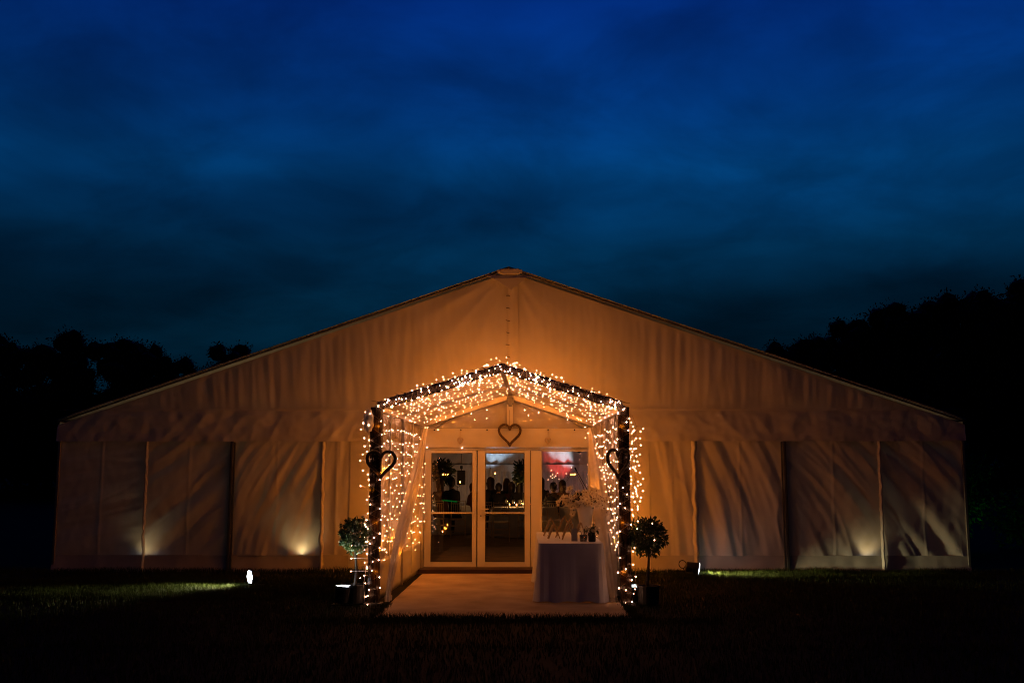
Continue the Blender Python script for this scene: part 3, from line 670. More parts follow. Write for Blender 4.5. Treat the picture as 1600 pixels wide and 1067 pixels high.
bay('clipped ball bay tree standing dark beside the post near the table', 1.795, -4.30, .840, .225, 9, 1700)

# ---------------------------------------------------------------- floor lamps
def par_can(name, label, loc, aim, rad, length, lens_m, power=0, col=(1, 1, 1), size=60, blend=.6, grp='floor standing spotlights'):
    t = thing(name, label, 'spotlight', loc, group=grp); b = Vector(loc); d = Vector(aim).normalized()
    c = b+Vector((0, 0, rad+.035 if abs(d.z) < .8 else length*.5+.02)); side = d.cross(Vector((0, 0, 1)))
    side = Vector((1, 0, 0)) if side.length < .2 else side.normalized()
    pts = [c-d*length*.5, c-d*length*.42, c+d*length*.35, c+d*length*.5]
    part('housing', MB().tube(pts, [rad*.72, rad*.86, rad, rad*1.04], 20), BLACK, t)
    part('yoke', MB().tube([b+side*rad*1.25+Vector((0, 0, .012)), c+side*rad*1.22, c+side*rad*1.0], .009, 6).tube([b-side*rad*1.25+Vector((0, 0, .012)), c-side*rad*1.22, c-side*rad*1.0], .009, 6).box(b+Vector((0, 0, .009)), (rad*2.6, rad*1.6, .014)), BLACK, t)
    part('lens', MB().tube([c+d*length*.495, c+d*(length*.495+.008)], rad*.97, 20), BLACK, t)
    u = side; v = d.cross(side)
    for k in range(7):
        q = c+d*(length*.5+.008) + (Vector((0, 0, 0)) if k == 0 else (u*cos(k*pi/3)+v*sin(k*pi/3))*rad*.62)
        part('led', MB().tube([q, q+d*.006], rad*.36, 12), lens_m, t)
    if power:
        l = bpy.data.lights.new('lamp', 'SPOT'); l.energy = power; l.color = col; l.spot_size = R(size); l.spot_blend = blend; l.shadow_soft_size = rad*.6
        lo = bpy.data.objects.new('lamp', l); COL.objects.link(lo); lo.parent = t; lo.location = c+d*(length*.5+.03)-b
        lo.rotation_euler = d.to_track_quat('-Z', 'Y').to_euler()
    return t
par_can('floodlight', 'lit round floodlight standing alone on the lawn in front of the tent wall', (-3.66, -2.15, 0), (-.80, -.60, -.06), .098, .12, E_LED, 300, (1, .90, .48), 72, .8)
par_can('par_can', 'black spotlight with white lamps pointing up under the lit bay tree', (-1.98, -4.36, 0), (.10, .05, 1), .105, .20, E_LED, 55, (.95, 1, .86), 60, .6)
par_can('par_can', 'black spotlight with faint lamps behind the pot of the dark bay tree', (1.63, -4.10, 0), (.1, -.1, 1), .085, .18, E_LEDDIM, 0)
t = par_can('par_can', 'black spotlight with a looped cable leaning towards the tent wall', (2.92, -.66, 0), (.96, -.10, -.15), .095, .20, E_LED, 300, (1, .86, .42), 64, 1.0)
part('power_cable', MB().tube([(2.80+.06*cos(a)+.0, -.49+.02*sin(a), .17+.06*sin(a)) for a in [i*.4 for i in range(18)]], .008, 6).tube([(2.86, -.49, .17), (2.78, -.50, .05), (2.5, -.55, .02), (1.75, -.6, .02)], .007, 6), BLACK, t)
# uplighters standing inside against the walls, glowing through the fabric
for x, lab, pw, tilt in ((-6.02, 'inside the seam nearest the dark corner of the plain tent side', 11, (.02, -.16, 1)), (-3.43, 'inside the tent wall behind the lawn floodlight', 32, (-.02, -.14, 1)), (5.93, 'inside the tent wall behind the long diagonal folds', 15, (-.02, -.12, 1))):
    par_can('uplighter', 'small uplighter ' + lab, (x, .13, .04), tilt, .055, .12, E_LED, pw, (1, .68, .27), 125, 1.0, 'uplighters inside the tent walls')
par_can('uplighter', 'small uplighter inside the tent wall behind the looped cable spotlight', (3.30, .30, .04), (.05, .16, 1), .055, .12, E_LED, 12, (1, .70, .30), 60, .9, 'uplighters inside the tent walls')

# ---------------------------------------------------------------- gift table
TX0, TX1, TY0, TY1, TZ = .44, 1.245, -4.28, -1.75, .74
t = thing('trestle_table', 'long trestle table hidden under a white cloth in the porch', 'table', ((TX0+TX1)/2, (TY0+TY1)/2, .03))
part('table_top', MB().box(((TX0+TX1)/2, (TY0+TY1)/2, TZ-.025), (TX1-TX0-.03, TY1-TY0-.03, .03)), WOODW, t)
for x in (TX0+.1, TX1-.1):
    for y in (TY0+.25, TY1-.25): part('leg', MB().box((x, y, .365), (.04, .04, .67)), ALU, t)
def cloth_mb():
    # perimeter loop: top inset -> edge -> drop to the carpet
    mb = MB(); per = []
    n1, n2 = 26, 60
    for i in range(n1): per.append((TX0+(TX1-TX0)*i/n1, TY0, 0, -1))
    for i in range(n2): per.append((TX1, TY0+(TY1-TY0)*i/n2, 1, 0))
    for i in range(n1): per.append((TX1-(TX1-TX0)*i/n1, TY1, 0, 1))
    for i in range(n2): per.append((TX0, TY1-(TY1-TY0)*i/n2, -1, 0))
    n = len(per); cxm, cym = (TX0+TX1)/2, (TY0+TY1)/2
    rows = 26
    for j in range(rows+1):
        v = j/rows
        for k, (x, y, nx, ny) in enumerate(per):
            # rounded corners
            ccx, ccy = min(max(x, TX0+.05), TX1-.05), min(max(y, TY0+.05), TY1-.05)
            d = Vector((x-ccx, y-ccy)); 
            if d.length > 1e-6 and abs(d.x) > 1e-6 and abs(d.y) > 1e-6: d = d.normalized()*.05
            bx, by = ccx+d.x, ccy+d.y
            nrm = Vector((nx, ny)) if d.length < 1e-6 else d.normalized()
            s = (x-TX0 if ny else y-TY0)
            corner = math.exp(-((min(abs(x-TX0), abs(x-TX1))+min(abs(y-TY0), abs(y-TY1)))/.16)**2)
            f = noise.noise(Vector((x*4.2, y*4.2, 1.5)))*.6+.5*noise.noise(Vector((x*9, y*9, 4)))
            out = (.004+.065*v**1.2*f+.045*corner*v**1.1*(1+.5*sin(k*.9))+.012*v)
            z = TZ+.004-v*(TZ-.030-.008*sin(k*.7))
            if v < .06: out *= v/.06
            mb.v.append((bx+nrm.x*out, by+nrm.y*out, z))
    for j in range(rows):
        for k in range(n): mb.f.append((j*n+k, j*n+(k+1) % n, (j+1)*n+(k+1) % n, (j+1)*n+k))
    mb.f.append(tuple(range(n)))
    return mb
solo('tablecloth', cloth_mb(), LINEN, 'white tablecloth falling to the carpet around the gift table', 'tablecloth', ((TX0+TX1)/2, (TY0+TY1)/2, TZ), smooth=False)
# vase with blossom
VX, VY = 1.10, -3.0
t = thing('vase', 'tall white fluted flared vase filled with white blossom on the table', 'vase', (VX, VY, TZ+.006))
part('vessel', MB().lathe([(.0, 0), (.075, 0), (.075, .03), (.055, .05), (.060, .09), (.085, .20), (.105, .32), (.125, .43), (.155, .475), (.163, .485), (.158, .495), (.145, .485), (.115, .43), (.09, .3), (.0, .26)], (VX, VY, TZ+.006), 48, mod=lambda a, z: 1+.018*sin(a*18)*(.07 < z < .46)), CERAMIC, t, smooth=True)
def flower(mb_p, mb_c, p, d, size, rd, n=5):
    d = Vector(d).normalized(); u = d.cross(Vector((.3, .2, 1))).normalized(); v = d.cross(u); a0 = rd.uniform(0, 6)
    for k in range(n):
        a = a0+2*pi*k/n; e = u*cos(a)+v*sin(a); s = u*-sin(a)+v*cos(a); L = size*rd.uniform(.8, 1.1); b = len(mb_p.v)
        q = Vector(p)
        mb_p.v += [tuple(q), tuple(q+e*L*.5+s*L*.36+d*L*.22), tuple(q+e*L*.95+s*L*.2+d*L*.20), tuple(q+e*L*.95-s*L*.2+d*L*.2), tuple(q+e*L*.5-s*L*.36+d*L*.22)]
        mb_p.f += [(b, b+1, b+2, b+3, b+4)]
    mb_c.add([q+Vector((w_.x, w_.y, w_.z))*size*.16+d*size*.12 for w_ in IV], IF)
rd = random.Random(31); ps, pcn, st = MB(), MB(), MB(); top = Vector((VX, VY, TZ+.48)); lv = MB()
for i in range(60):
    a = rd.uniform(0, 2*pi); e = rd.choice((rd.uniform(.1, .6), rd.uniform(.3, 1.2))); L = rd.uniform(.14, .30)
    d = Vector((cos(a)*cos(e)*1.15, sin(a)*cos(e)*.8, sin(e))); s0 = top+Vector((d.x*.07, d.y*.07, -.03))
    end = s0+d*L+Vector((0, 0, -.05*cos(e))); mid = s0+d*L*.5+Vector((0, 0, .03)); st.tube([s0-Vector((0, 0, .08)), s0, mid, end], .003, 4)
    fd = (d+Vector((rd.gauss(0, .4), -.5+rd.gauss(0, .4), rd.gauss(0, .3))))
    flower(ps, pcn, end, fd, rd.uniform(.042, .066), rd)
    if rd.random() < .7: flower(ps, pcn, mid+Vector((rd.gauss(0, .02), rd.gauss(0, .02), rd.gauss(0, .02))), fd, rd.uniform(.034, .052), rd)
for (fx, fz) in ((-.25, -.02), (-.22, .04), (-.19, -.07), (-.16, .0), (-.27, .05), (-.18, -.16), (-.12, -.04), (.27, .02), (.25, -.08), (.28, -.14)):
    e = top+Vector((fx, -.08, fz)); st.tube([top+Vector((fx*.3, 0, 0)), top+Vector((fx*.75, -.05, .08+fz*.4)), e], .003, 4); flower(ps, pcn, e, (fx*.5, -1, .1), .058, rd)
st.tube([top, top+Vector((-.02, 0, .2)), top+Vector((-.13, .02, .42))], [.005, .004, .002], 5)
part('stems', st, TWIG, t); o = part('petals', ps, PETAL, t); o['kind'] = 'stuff'; o = part('flower_centres', pcn, FCENTRE, t); o['kind'] = 'stuff'
o = part('foliage', leaves(170, top+Vector((0, 0, .03)), .20, .06, rd, .2, .5), LEAF, t); o['kind'] = 'stuff'
# photograph easels seen from the side
def easel(label, x, y, h, rz):
    t = thing('photo_easel', label, 'easel', (x, y, TZ+.006), rz, 'small photograph easels on the table')
    lean = .42; tp = Vector((h*lean, 0, h))
    for s in (-1, 1): link('front_leg', MB().tube([(0, s*.05, 0), tp+Vector((0, s*.012, 0))], .008, 6).mesh('leg'), FRAMEW, t)
    link('back_leg', MB().tube([tp, (h*.80, 0, 0)], .007, 6).mesh('bleg'), FRAMEW, t)
    link('ledge', MB().box((h*.08-.008, 0, h*.2), (.022, .11, .010)).mesh('ledge'), FRAMEW, t)
    m = Matrix.Rotation(math.atan(lean), 3, 'Y'); c = Vector((h*lean*.58-.012, 0, h*.58))
    f = link('picture_frame', MB().box(c, (.010, .115, h*.66), m).mesh('pf'), FRAMEW, t)
    link('photograph', MB().box(c+m @ Vector((-.0065, 0, 0)), (.002, .09, h*.55), m).mesh('ph'), PRINT, f)
for lab, x, y, h, rz in (('small wooden photo easel at the back corner of the table edge', .53, -2.75, .25, .05), ('low wooden photo easel on the table edge before the back corner easel', .58, -3.35, .20, .12), ('tallest wooden photo easel in the middle of the table row', .69, -3.05, .29, -.06),
                      ('dark wooden photo easel between the tallest easel and the white vase', .80, -2.80, .24, .08), ('pale wooden photo easel leaning beside the grey card', .76, -3.55, .24, .0), ('short photo easel behind the grey card', .92, -3.50, .22, .10)): easel(lab, x, y, h, rz)
solo('card', MB().box((.905, -3.90, TZ+.088), (.078, .006, .162), Matrix.Rotation(-.12, 3, 'X')), CARD, 'plain grey upright card standing at the front of the table', 'card', (.905, -3.90, TZ+.007))
t = thing('glass_jar', 'short clear glass tumbler with a few buds beside the grey card', 'jar', (1.015, -3.98, TZ+.006))
part('glass', MB().lathe([(.0, .004), (.045, .004), (.050, .085), (.046, .085), (.041, .010), (0, .010)], (1.015, -3.98, TZ+.006), 18), JAR, t, smooth=True)
a_, b_, s_ = MB(), MB(), MB()
for i in range(5):
    q = Vector((1.015+rd.uniform(-.05, .04), -3.98+rd.uniform(-.03, .03), TZ+.13+rd.uniform(0, .05))); s_.tube([(1.015, -3.98, TZ+.02), q], .003, 4); flower(a_, b_, q, (rd.gauss(0, .3), -.4, 1), .026, rd)
part('stems', s_, LEAF, t); part('petals', a_, PETAL, t)
t = thing('flower_pot', 'dark round vase with a low fan of tulip buds at the table corner', 'vase', (1.125, -4.0, TZ+.006))
part('vessel', MB().lathe([(0, 0), (.042, 0), (.048, .02), (.046, .10), (.050, .12), (.040, .12), (.0, .10)], (1.125, -4.0, TZ+.006), 18), BLACK, t, smooth=True)
a_, s_ = MB(), MB()
for i in range(16):
    an = 2*pi*i/16; q = Vector((1.125+cos(an)*rd.uniform(.05, .12), -4.0+sin(an)*.06, TZ+.155+rd.uniform(-.01, .04))); s_.tube([(1.125, -4.0, TZ+.11), (1.125+cos(an)*.04, -4.0+sin(an)*.03, TZ+.15), q], .004, 4)
    a_.add([q+Vector((w_.x*.015, w_.y*.015, w_.z*.024)) for w_ in IV], IF)
s_.tube([(1.11, -4.0, TZ+.12), (1.15, -4.0, TZ+.235)], .005, 4)
part('stems', s_, LEAF, t); o = part('buds', a_, PETAL, t); o['kind'] = 'stuff'
o = part('foliage', leaves(60, (1.125, -4.0, TZ+.15), .09, .05, rd, .2, .4), LEAF, t); o['kind'] = 'stuff'

# ---------------------------------------------------------------- inside the marquee: guests, tables, chairs
FZ = .04
def make_person(variant):
    lean = (.03, .10, .22)[variant]
    V = []; Ed = []; Rd = []
    def add(p, r, par=None):
        V.append(p); Rd.append(r); i = len(V)-1
        if par is not None: Ed.append((par, i))
        return i
    pel = add((0, 0, .50), (.165, .13)); wa = add((0, lean*.3, .70), (.14, .105), pel); ch = add((0, lean*.7, .93), (.165, .11), wa); nb = add((0, lean, 1.08), (.06, .055), ch)
    ne = add((0, lean+.02, 1.14), (.05, .05), nb); h1 = add((0, lean+.035, 1.20), (.068, .082), ne); h2 = add((0, lean+.04, 1.27), (.076, .092), h1); h3 = add((0, lean+.03, 1.33), (.055, .065), h2)
    no = add((0, lean+.135, 1.225), (.012, .012), h1)
    for s in (-1, 1):
        sh = add((s*.165, lean, 1.02), (.060, .058), ch); el = add((s*.235, lean+.10, .78), (.043, .043), sh); wr_ = add((s*.14, lean+.32, .76), (.030, .028), el); pm = add((s*.12, lean+.40, .765), (.035, .018), wr_)
        for k in range(4): 
            f1 = add((s*.12+(k-1.5)*.019, lean+.46-.006*abs(k-1.5), .765), (.009, .009), pm); add((s*.12+(k-1.5)*.021, lean+.495-.010*abs(k-1.5), .75), (.008, .008), f1)
        add((s*.12-s*.045, lean+.42, .775), (.010, .010), pm)
        hp = add((s*.10, .02, .49), (.095, .09), pel); kn = add((s*.13, .43, .50), (.068, .068), hp); an = add((s*.13, .42, .09), (.042, .042), kn); add((s*.14, .56, .04), (.042, .03), an)
    me = bpy.data.meshes.new('pm'); me.from_pydata(V, Ed, []); o = bpy.data.objects.new('pm', me); COL.objects.link(o)
    sk_ = o.modifiers.new('k', 'SKIN'); sk_.use_smooth_shade = True
    for i, r in enumerate(Rd): me.skin_vertices[0].data[i].radius = r
    me.skin_vertices[0].data[0].use_root = True
    sb = o.modifiers.new('u', 'SUBSURF'); sb.levels = 1; sb.render_levels = 1
    dg = bpy.context.evaluated_depsgraph_get(); dg.update(); out = bpy.data.meshes.new_from_object(o.evaluated_get(dg)); out.name = 'person'
    bpy.data.objects.remove(o); 
    out.materials.clear(); out.materials.append((SUIT, DRESS, SUIT)[variant]); out.materials.append(SKIN)
    for p in out.polygons:
        c = p.center; p.use_smooth = True
        p.material_index = 1 if c.z > 1.10 or (c.y > lean+.30 and .70 < c.z < .85) or (variant == 1 and abs(c.x) > .19 and c.z > .7 and c.z < .98) else 0
    return out, lean
PM = [make_person(i) for i in range(3)]
def hair_mesh(long, lean):
    mb = MB()
    def fn(u, v):
        a = 2*pi*u; back = max(0, -sin(a)); e = pi/2 - v*(pi*(.60+.20*back))
        r = .104; z = 1.262+r*1.08*sin(e); rr = r*cos(e)
        if v > .75: z -= (back*(.26 if long else .05)+(.10 if long else 0)*abs(cos(a)))*(v-.75)*4; rr += .05*(v-.75)*back
        rr *= 1+.06*noise.noise(Vector((cos(a)*3, sin(a)*3, v*6)))
        fr = max(0, sin(a))
        if v > .62: z += fr*.07*(v-.62)/.38
        return (rr*cos(a)*.93, lean+.028+rr*sin(a), z)
    return mb.grid(fn, 18, 12).mesh('hair', True)
def person(label, x, y, rz, var, long, hairm, zoff=0, sc_=1):
    me, lean = PM[var]; t = thing('person', label, 'person', (x, y, FZ+zoff), rz, 'seated wedding guests'); t.scale = (sc_, sc_, sc_)
    link('body', me, None, t); link('hair', hair_mesh(long, lean), hairm, t)
def make_chair():
    t = thing('chair', 'x', 'chair', (0, 0, 0), group='limewashed banqueting chairs')
    L = .013
    for s in (-1, 1):
        link('leg', MB().tube([(s*.19, .19, 0), (s*.185, .18, .44)], L, 8).mesh('l1', True), CHAIRM, t)
        link('leg', MB().tube([(s*.19, -.23, 0), (s*.185, -.18, .25), (s*.18, -.17, .46), (s*.175, -.23, .92)], L, 8).mesh('l2', True), CHAIRM, t)
    link('seat', MB().box((0, .0, .445), (.39, .39, .03)).mesh('s'), CHAIRM, t)
    for z, y in ((.90, -.226), (.84, -.216), (.60, -.186)): link('back_rail', MB().tube([(-.178, y, z), (0, y-.012, z), (.178, y, z)], .010, 6).mesh('r', True), CHAIRM, t)
    sm = MB().tube([(0, -.190, .60), (0, -.226, .84)], .007, 6).mesh('sl', True)
    for i in range(6): link('slat', sm, CHAIRM, t, (-.125+.05*i, 0, 0))
    for z in (.15, .28):
        link('stretcher', MB().tube([(-.185, .188, z), (.185, .188, z)], .008, 6).tube([(-.185, -.20, z), (.185, -.20, z)], .008, 6).tube([(-.186, .188, z+.03), (-.186, -.2, z+.03)], .008, 6).tube([(.186, .188, z+.03), (.186, -.2, z+.03)], .008, 6).mesh('st'), CHAIRM, t)
    return t
ch0 = make_chair(); used = [0]
def chair(x, y, rz, label):
    if used[0] == 0: used[0] = 1; ch0.location = (x, y, FZ); ch0.rotation_euler.z = rz; ch0['label'] = label; return ch0
    return dup(ch0, None, (x, y, FZ), rz, label)
def rtable(x, y, label, lab2):
    t = thing('round_table', label, 'table', (x, y, FZ), group='round dining tables')
    part('table_top', MB().lathe([(0, .70), (.82, .70), (.82, .73), (0, .73)], (x, y, FZ), 28), WOODW, t); part('pedestal', MB().lathe([(.3, 0), (.06, .05), (.05, .68), (.2, .70)], (x, y, FZ), 12), BLACK, t)
    solo('tablecloth', MB().lathe([(0, .742), (.80, .742), (.845, .735), (.86, .70), (.90, .35), (.93, .02)], (x, y, FZ), 64, mod=lambda a, z: 1+(.035*sin(a*16)*(1-z/.74))), LINEN, lab2, 'tablecloth', (x, y, FZ+.02), group='cloths on the round tables', smooth=True)
def glow(t, p, en, col=(1, .42, .12)):
    l = bpy.data.lights.new('glow', 'POINT'); l.energy = en; l.color = col; l.shadow_soft_size = .02
    lo = bpy.data.objects.new('glow', l); COL.objects.link(lo); lo.parent = t; lo.location = Vector(p)-t.location
def candle(x, y, z, label, h=.09, r=.012):
    t = thing('candle', label, 'candle', (x, y, z), group='candles burning on the dining tables')
    part('holder', MB().lathe([(.028, 0), (.034, h*.8), (.031, h*.8), (.026, .006), (0, .006)], (x, y, z), 12), JAR, t)
    part('wax', MB().lathe([(.02, .007), (.02, h*.4), (0, h*.4)], (x, y, z), 10), CERAMIC, t)
    part('flame', MB().lathe([(0.0, h*.45), (r, h*.62), (r*.7, h*.8), (0, h*1.05)], (x, y, z), 8), E_FLAME, t); glow(t, (x, y, z+h*1.15), 4.0)
rtable(.25, 9.2, 'round table under the cloth with most candles', 'white cloth on the round table crowded with candles')
rtable(-2.05, 10.4, 'round table under the cloth behind the fixed door leaf', 'white cloth on the round table beside the tall leafy arrangement')
rtable(1.75, 10.2, 'round table under the cloth behind the glazed side light', 'white cloth on the round table seen through the side light')
for i, (x, y, lab) in enumerate(((.06, 8.75, 'burning candle at the near rim of the crowded round table'), (.22, 9.05, 'brightest candle in the middle of the crowded round table'), (.42, 9.0, 'candle at the outer rim of the crowded round table'), (-.12, 8.95, 'candle beside the bread side of the crowded round table'), (.30, 9.5, 'candle at the far rim of the crowded round table'), (1.45, 9.9, 'lone candle on the table behind the side light'))):
    candle(x, y, FZ+.744, lab, .09, .016 if i == 1 else .011)
for i, (x, y) in enumerate(((-.02, 8.6), (.12, 8.62), (.30, 8.7), (.45, 8.8), (-.2, 8.85), (.16, 8.9))):
    solo('wine_glass', MB().lathe([(.032, 0), (.030, .003), (.004, .006), (.004, .08), (.030, .11), (.036, .15), (.030, .19), (.028, .19), (.033, .15), (.0, .115)], (x, y, FZ+.744), 12), JAR, ('empty wine glass by the near rim candle', 'wine glass between the near rim and brightest candles', 'wine glass in front of the outer rim candle', 'wine glass at the outer rim beyond the candle', 'wine glass at the bread side of the crowded table', 'wine glass close to the brightest candle')[i], 'glass', (x, y, FZ+.744), group='glasses on the crowded table', smooth=True)
chair(-.285, 7.2, 0, 'empty pale slatted chair in front of the crowded candle table')
chair(-.75, 7.55, .25, 'pale slatted chair tucked beside the empty chair behind the handle leaf')
chair(-1.42, 8.9, .1, 'pale slatted chair under the seated guest behind the fixed leaf')
chair(-1.95, 9.2, -.1, 'pale slatted chair beside the tall leafy arrangement')
chair(.72, 7.9, -.4, 'pale slatted chair behind the mullion and the photo easels')
chair(.98, 9.0, -.1, 'pale slatted chair under the guest behind the side light')
chair(.32, 7.75, -.2, 'pale slatted chair with its back to the doors by the candle glow')
PEO = [(-.86, 10.6, 0, 0, False, HAIRD, 'seated guest in dark clothes behind the handle of the door'), (-.66, 11.2, .2, 0, True, HAIRL, 'seated guest with shoulder length hair next to the tall candle stand'), (-.46, 10.4, -.1, 2, False, HAIRD, 'seated guest leaning forward over the empty slatted chair'),
       (-.24, 11.6, .1, 0, True, HAIRL, 'seated guest with long hair in front of the bright curtain folds'), (-.12, 10.9, -.2, 1, True, HAIRL, 'seated guest in a rust coloured top before the white curtain glow'), (.12, 10.5, .1, 0, True, HAIRD, 'seated guest under the dark leafy arrangement'),
       (-1.50, 9.1, .5, 2, False, HAIRD, 'large seated guest leaning over in dark clothes behind the fixed leaf'), (-1.27, 11.0, -1.2, 1, False, HAIRL, 'guest with a bare arm turned sideways under the hanging speaker'), (-1.86, 9.5, .6, 1, True, HAIRL, 'seated guest half hidden beside the tall leafy arrangement'),
       (1.00, 9.2, 0, 0, False, HAIRD, 'seated guest in black behind the blossom vase'), (1.22, 9.9, -.3, 1, True, HAIRL, 'seated guest with brown hair turned towards the guest in black'), (.70, 10.2, .2, 0, True, HAIRD, 'seated guest in black hidden partly by the door mullion')]
for i, (x, y, rz, v, lg, hm, lab) in enumerate(PEO): person(lab, x, y, rz, v, lg, hm, sc_=(1.04, 1.10, .98, 1.07, 1.0)[i % 5] if i != 6 else 1.10)
def bouquet(label, x, y, z0, zc, rad, seed):
    rd_ = random.Random(seed); t = thing('flower_arrangement', label, 'flowers', (x, y, z0), group='tall arrangements on the dining tables')
    part('stand', MB().lathe([(.10, 0), (.10, .01), (.015, .03), (.012, zc-z0-.05), (.05, zc-z0-.02), (.05, zc-z0)], (x, y, z0), 12), BLACK, t)
    o = part('foliage', leaves(620, (x, y, zc+.05), rad, .12, rd_, .15, 1.1, .5), LEAF, t); o['kind'] = 'stuff'
    a, b = MB(), MB()
    for _ in range(14):
        d = Vector((rd_.gauss(0, 1), rd_.gauss(0, 1)-.5, rd_.gauss(0, 1))).normalized(); flower(a, b, Vector((x, y, zc+.05))+d*rad*.8, d, .05, rd_)
    o = part('petals', a, DRESS, t); o['kind'] = 'stuff'
bouquet('tall dark leafy arrangement behind the fixed door leaf', -1.90, 9.9, FZ+.744, 1.62, .27, 3)
bouquet('tall dark leafy arrangement in front of the glowing gable lining', .22, 9.5, FZ+.744, 1.62, .23, 6)
# hanging speaker
t = thing('hanging_speaker', 'black box loudspeaker hanging on a tube behind the fixed door leaf', 'speaker', (-1.47, 11, 1.28))
part('cabinet', MB().box((-1.47, 11, 1.52), (.22, .22, .40)), BLACK, t, bevel=.01); part('tube', MB().tube([(-1.47, 11, 1.9), (-1.47, 11, 4.2)], .014, 8), ALU, t); part('bracket', MB().box((-1.47, 11, 1.80), (.07, .07, .09)).box((-1.47, 11, 1.74), (.02, .02, .08)), BLACK, t)
part('grille', MB().box((-1.47, 10.885, 1.52), (.19, .006, .36)), SUIT, t)
# tall candle stands
def stand(label, x, y, zt, fl):
    t = thing('candle_stand', label, 'candle stand', (x, y, FZ), group='tall candle stands')
    part('post', MB().lathe([(.12, 0), (.12, .015), (.014, .04), (.012, zt-FZ)], (x, y, FZ), 12), BLACK, t)
    for dx, z in fl:
        part('arm', MB().tube([(x, y, z-.14), (x+dx*.7, y, z-.12), (x+dx, y, z-.05)], .006, 6), BLACK, t); part('flame', MB().lathe([(0, -.02), (.013, 0), (.010, .015), (0, .035)], (x+dx, y-.03, z), 8), E_FLAME, t); glow(t, (x+dx, y-.05, z+.05), 1.6)
stand('thin black candle stand with two flames behind the handle leaf', -.71, 11.9, 1.80, ((.02, 1.50), (.14, 1.63)))
stand('thin black candle stand with two flames below the hanging speaker', -1.53, 10.2, 1.30, ((-.06, 1.42), (.08, 1.40)))
t = thing('microphone_stand', 'black boom stand leaning behind the blossom in the side light', 'stand', (1.95, 12, FZ))
part('pole', MB().tube([(1.95, 12, .05), (1.95, 12, 1.2)], .012, 8), BLACK, t); part('boom', MB().tube([(2.05, 12, 1.15), (1.72, 12, 1.74)], .012, 8), BLACK, t); part('base', MB().lathe([(.14, 0), (.14, .02), (0, .03)], (1.95, 12, FZ), 14), BLACK, t); part('microphone', MB().tube([(1.73, 12, 1.72), (1.69, 12, 1.80)], .022, 8), BLACK, t)
t = thing('pendant_light', 'small dark unlit pendant hanging at the top of the side light', 'pendant', (1.50, 6, 2.10))
part('shade', MB().lathe([(.02, .12), (.05, .10), (.085, .05), (.075, .02), (.02, -.01), (0, -.02)], (1.50, 6, 2.10), 14), BLACK, t); part('flex', MB().tube([(1.5, 6, 2.2), (1.5, 6, 4.2)], .006, 6), BLACK, t)
solo('green_glow_strip', MB().bar((-1.80, 8.55, .97), (-1.42, 8.55, .93), .010, .030), E_GREEN, 'added glowing strip imitating green light behind the fixed door leaf', 'glow strip', (-1.6, 8.55, .93))  # green light behind the door, put in as a glowing strip
# loose fairy bulbs inside, on a wire tree
bl = [(1.02, 12, 1.72), (1.06, 12, 1.60), (1.0, 12, 1.55), (1.10, 12, 1.52), (1.05, 12, 1.50), (1.14, 12, 1.56), (1.20, 12, 1.64), (1.24, 12, 1.48), (.93, 12, 1.46), (1.44, 12, 1.63), (1.60, 12, 1.80), (1.58, 12, 1.60)]
t = thing('twig_light', 'small bare twig tree with tiny lights in the side light', 'light', (1.15, 12, FZ))
part('branches', MB().tube([(1.15, 12, FZ), (1.13, 12, 1.0), (1.10, 12, 1.4)], .01, 6).add([], []), TWIG, t)
mbw = MB()
for b in bl: mbw.tube([(1.12, 12, 1.15), ((1.12+b[0])/2+.02, 12, 1.3), b], .004, 4)
part('twigs', mbw, TWIG, t)
for b in bl: o = link('bulb', BM_S, None, t, Vector(b)-Vector((1.15, 12, FZ)))
# stage wash on the far lining
def stage(label, x, y, z, aim, power, col, size, lm):
    return par_can('stage_light', label, (x, y, z), aim, .08, .16, lm, power, col, size, .7, 'stage lights at the far end of the tent')
stage('cool stage light washing the far gable, hidden behind the guests', -2.9, 28.2, FZ, (2.5, 1.5, 3.35), 1200, (.50, .70, 1), 25, E_LED)
stage('cool stage light washing the far gable, behind the side light guests', 3.6, 28.4, FZ, (-2.2, 1.3, 3.35), 1100, (.50, .82, 1), 24, E_LED)
stage('red stage light washing the far gable, beyond the boom stand', 2.6, 27.4, FZ, (-.8, 2.3, 2.10), 420, (1, .06, .05), 26, E_LED)
stage('pink stage light on the far curtain, beyond the boom stand', 2.6, 26.0, FZ, (.0, 1, .36), 60, (1, .30, .26), 80, E_LED)
stage('white stage light on the far curtain, beyond the twig lights', -.15, 29.0, FZ, (.0, .16, 1), 26, (.9, .95, 1), 40, E_LED)
stage('dim amber stage light on the far curtain, beyond the hanging speaker', -2.0, 26.0, FZ, (.1, 1, .32), 75, (1, .42, .16), 100, E_LED)

# ---------------------------------------------------------------- shrubs lit green beside the tent
def shrub(label, x, y, h, r, seed, n):
    rd_ = random.Random(seed); t = thing('shrub', label, 'shrub', (x, y, 0), group='shrubs beside the tent')
    s = MB()
    for i in range(9): a = rd_.uniform(0, 6.3); s.tube([(x, y, 0), (x+cos(a)*r*.4, y+sin(a)*r*.4, h*.5), (x+cos(a)*r*.8, y+sin(a)*r*.8, h*.9)], [.03, .02, .008], 6)
    part('stems', s, BARK, t)
    mb = MB()
    for i in range(int(14*h)):
        c = Vector((x+rd_.gauss(0, r*.5), y+rd_.gauss(0, r*.5), rd_.uniform(.15, 1)*h)); q = leaves(n, c, .34, .11, rd_, .3, .8); mb.add(q.v, q.f)
    o = part('foliage', mb, SHRUBLEAF, t); o['kind'] = 'stuff'
shrub('tall loose shrub lit green at the tent corner', 9.55, 5.0, 2.4, .75, 2, 90)
shrub('low shrub lit green beyond the tall corner shrub', 11.1, 5.4, 1.1, .6, 8, 110)
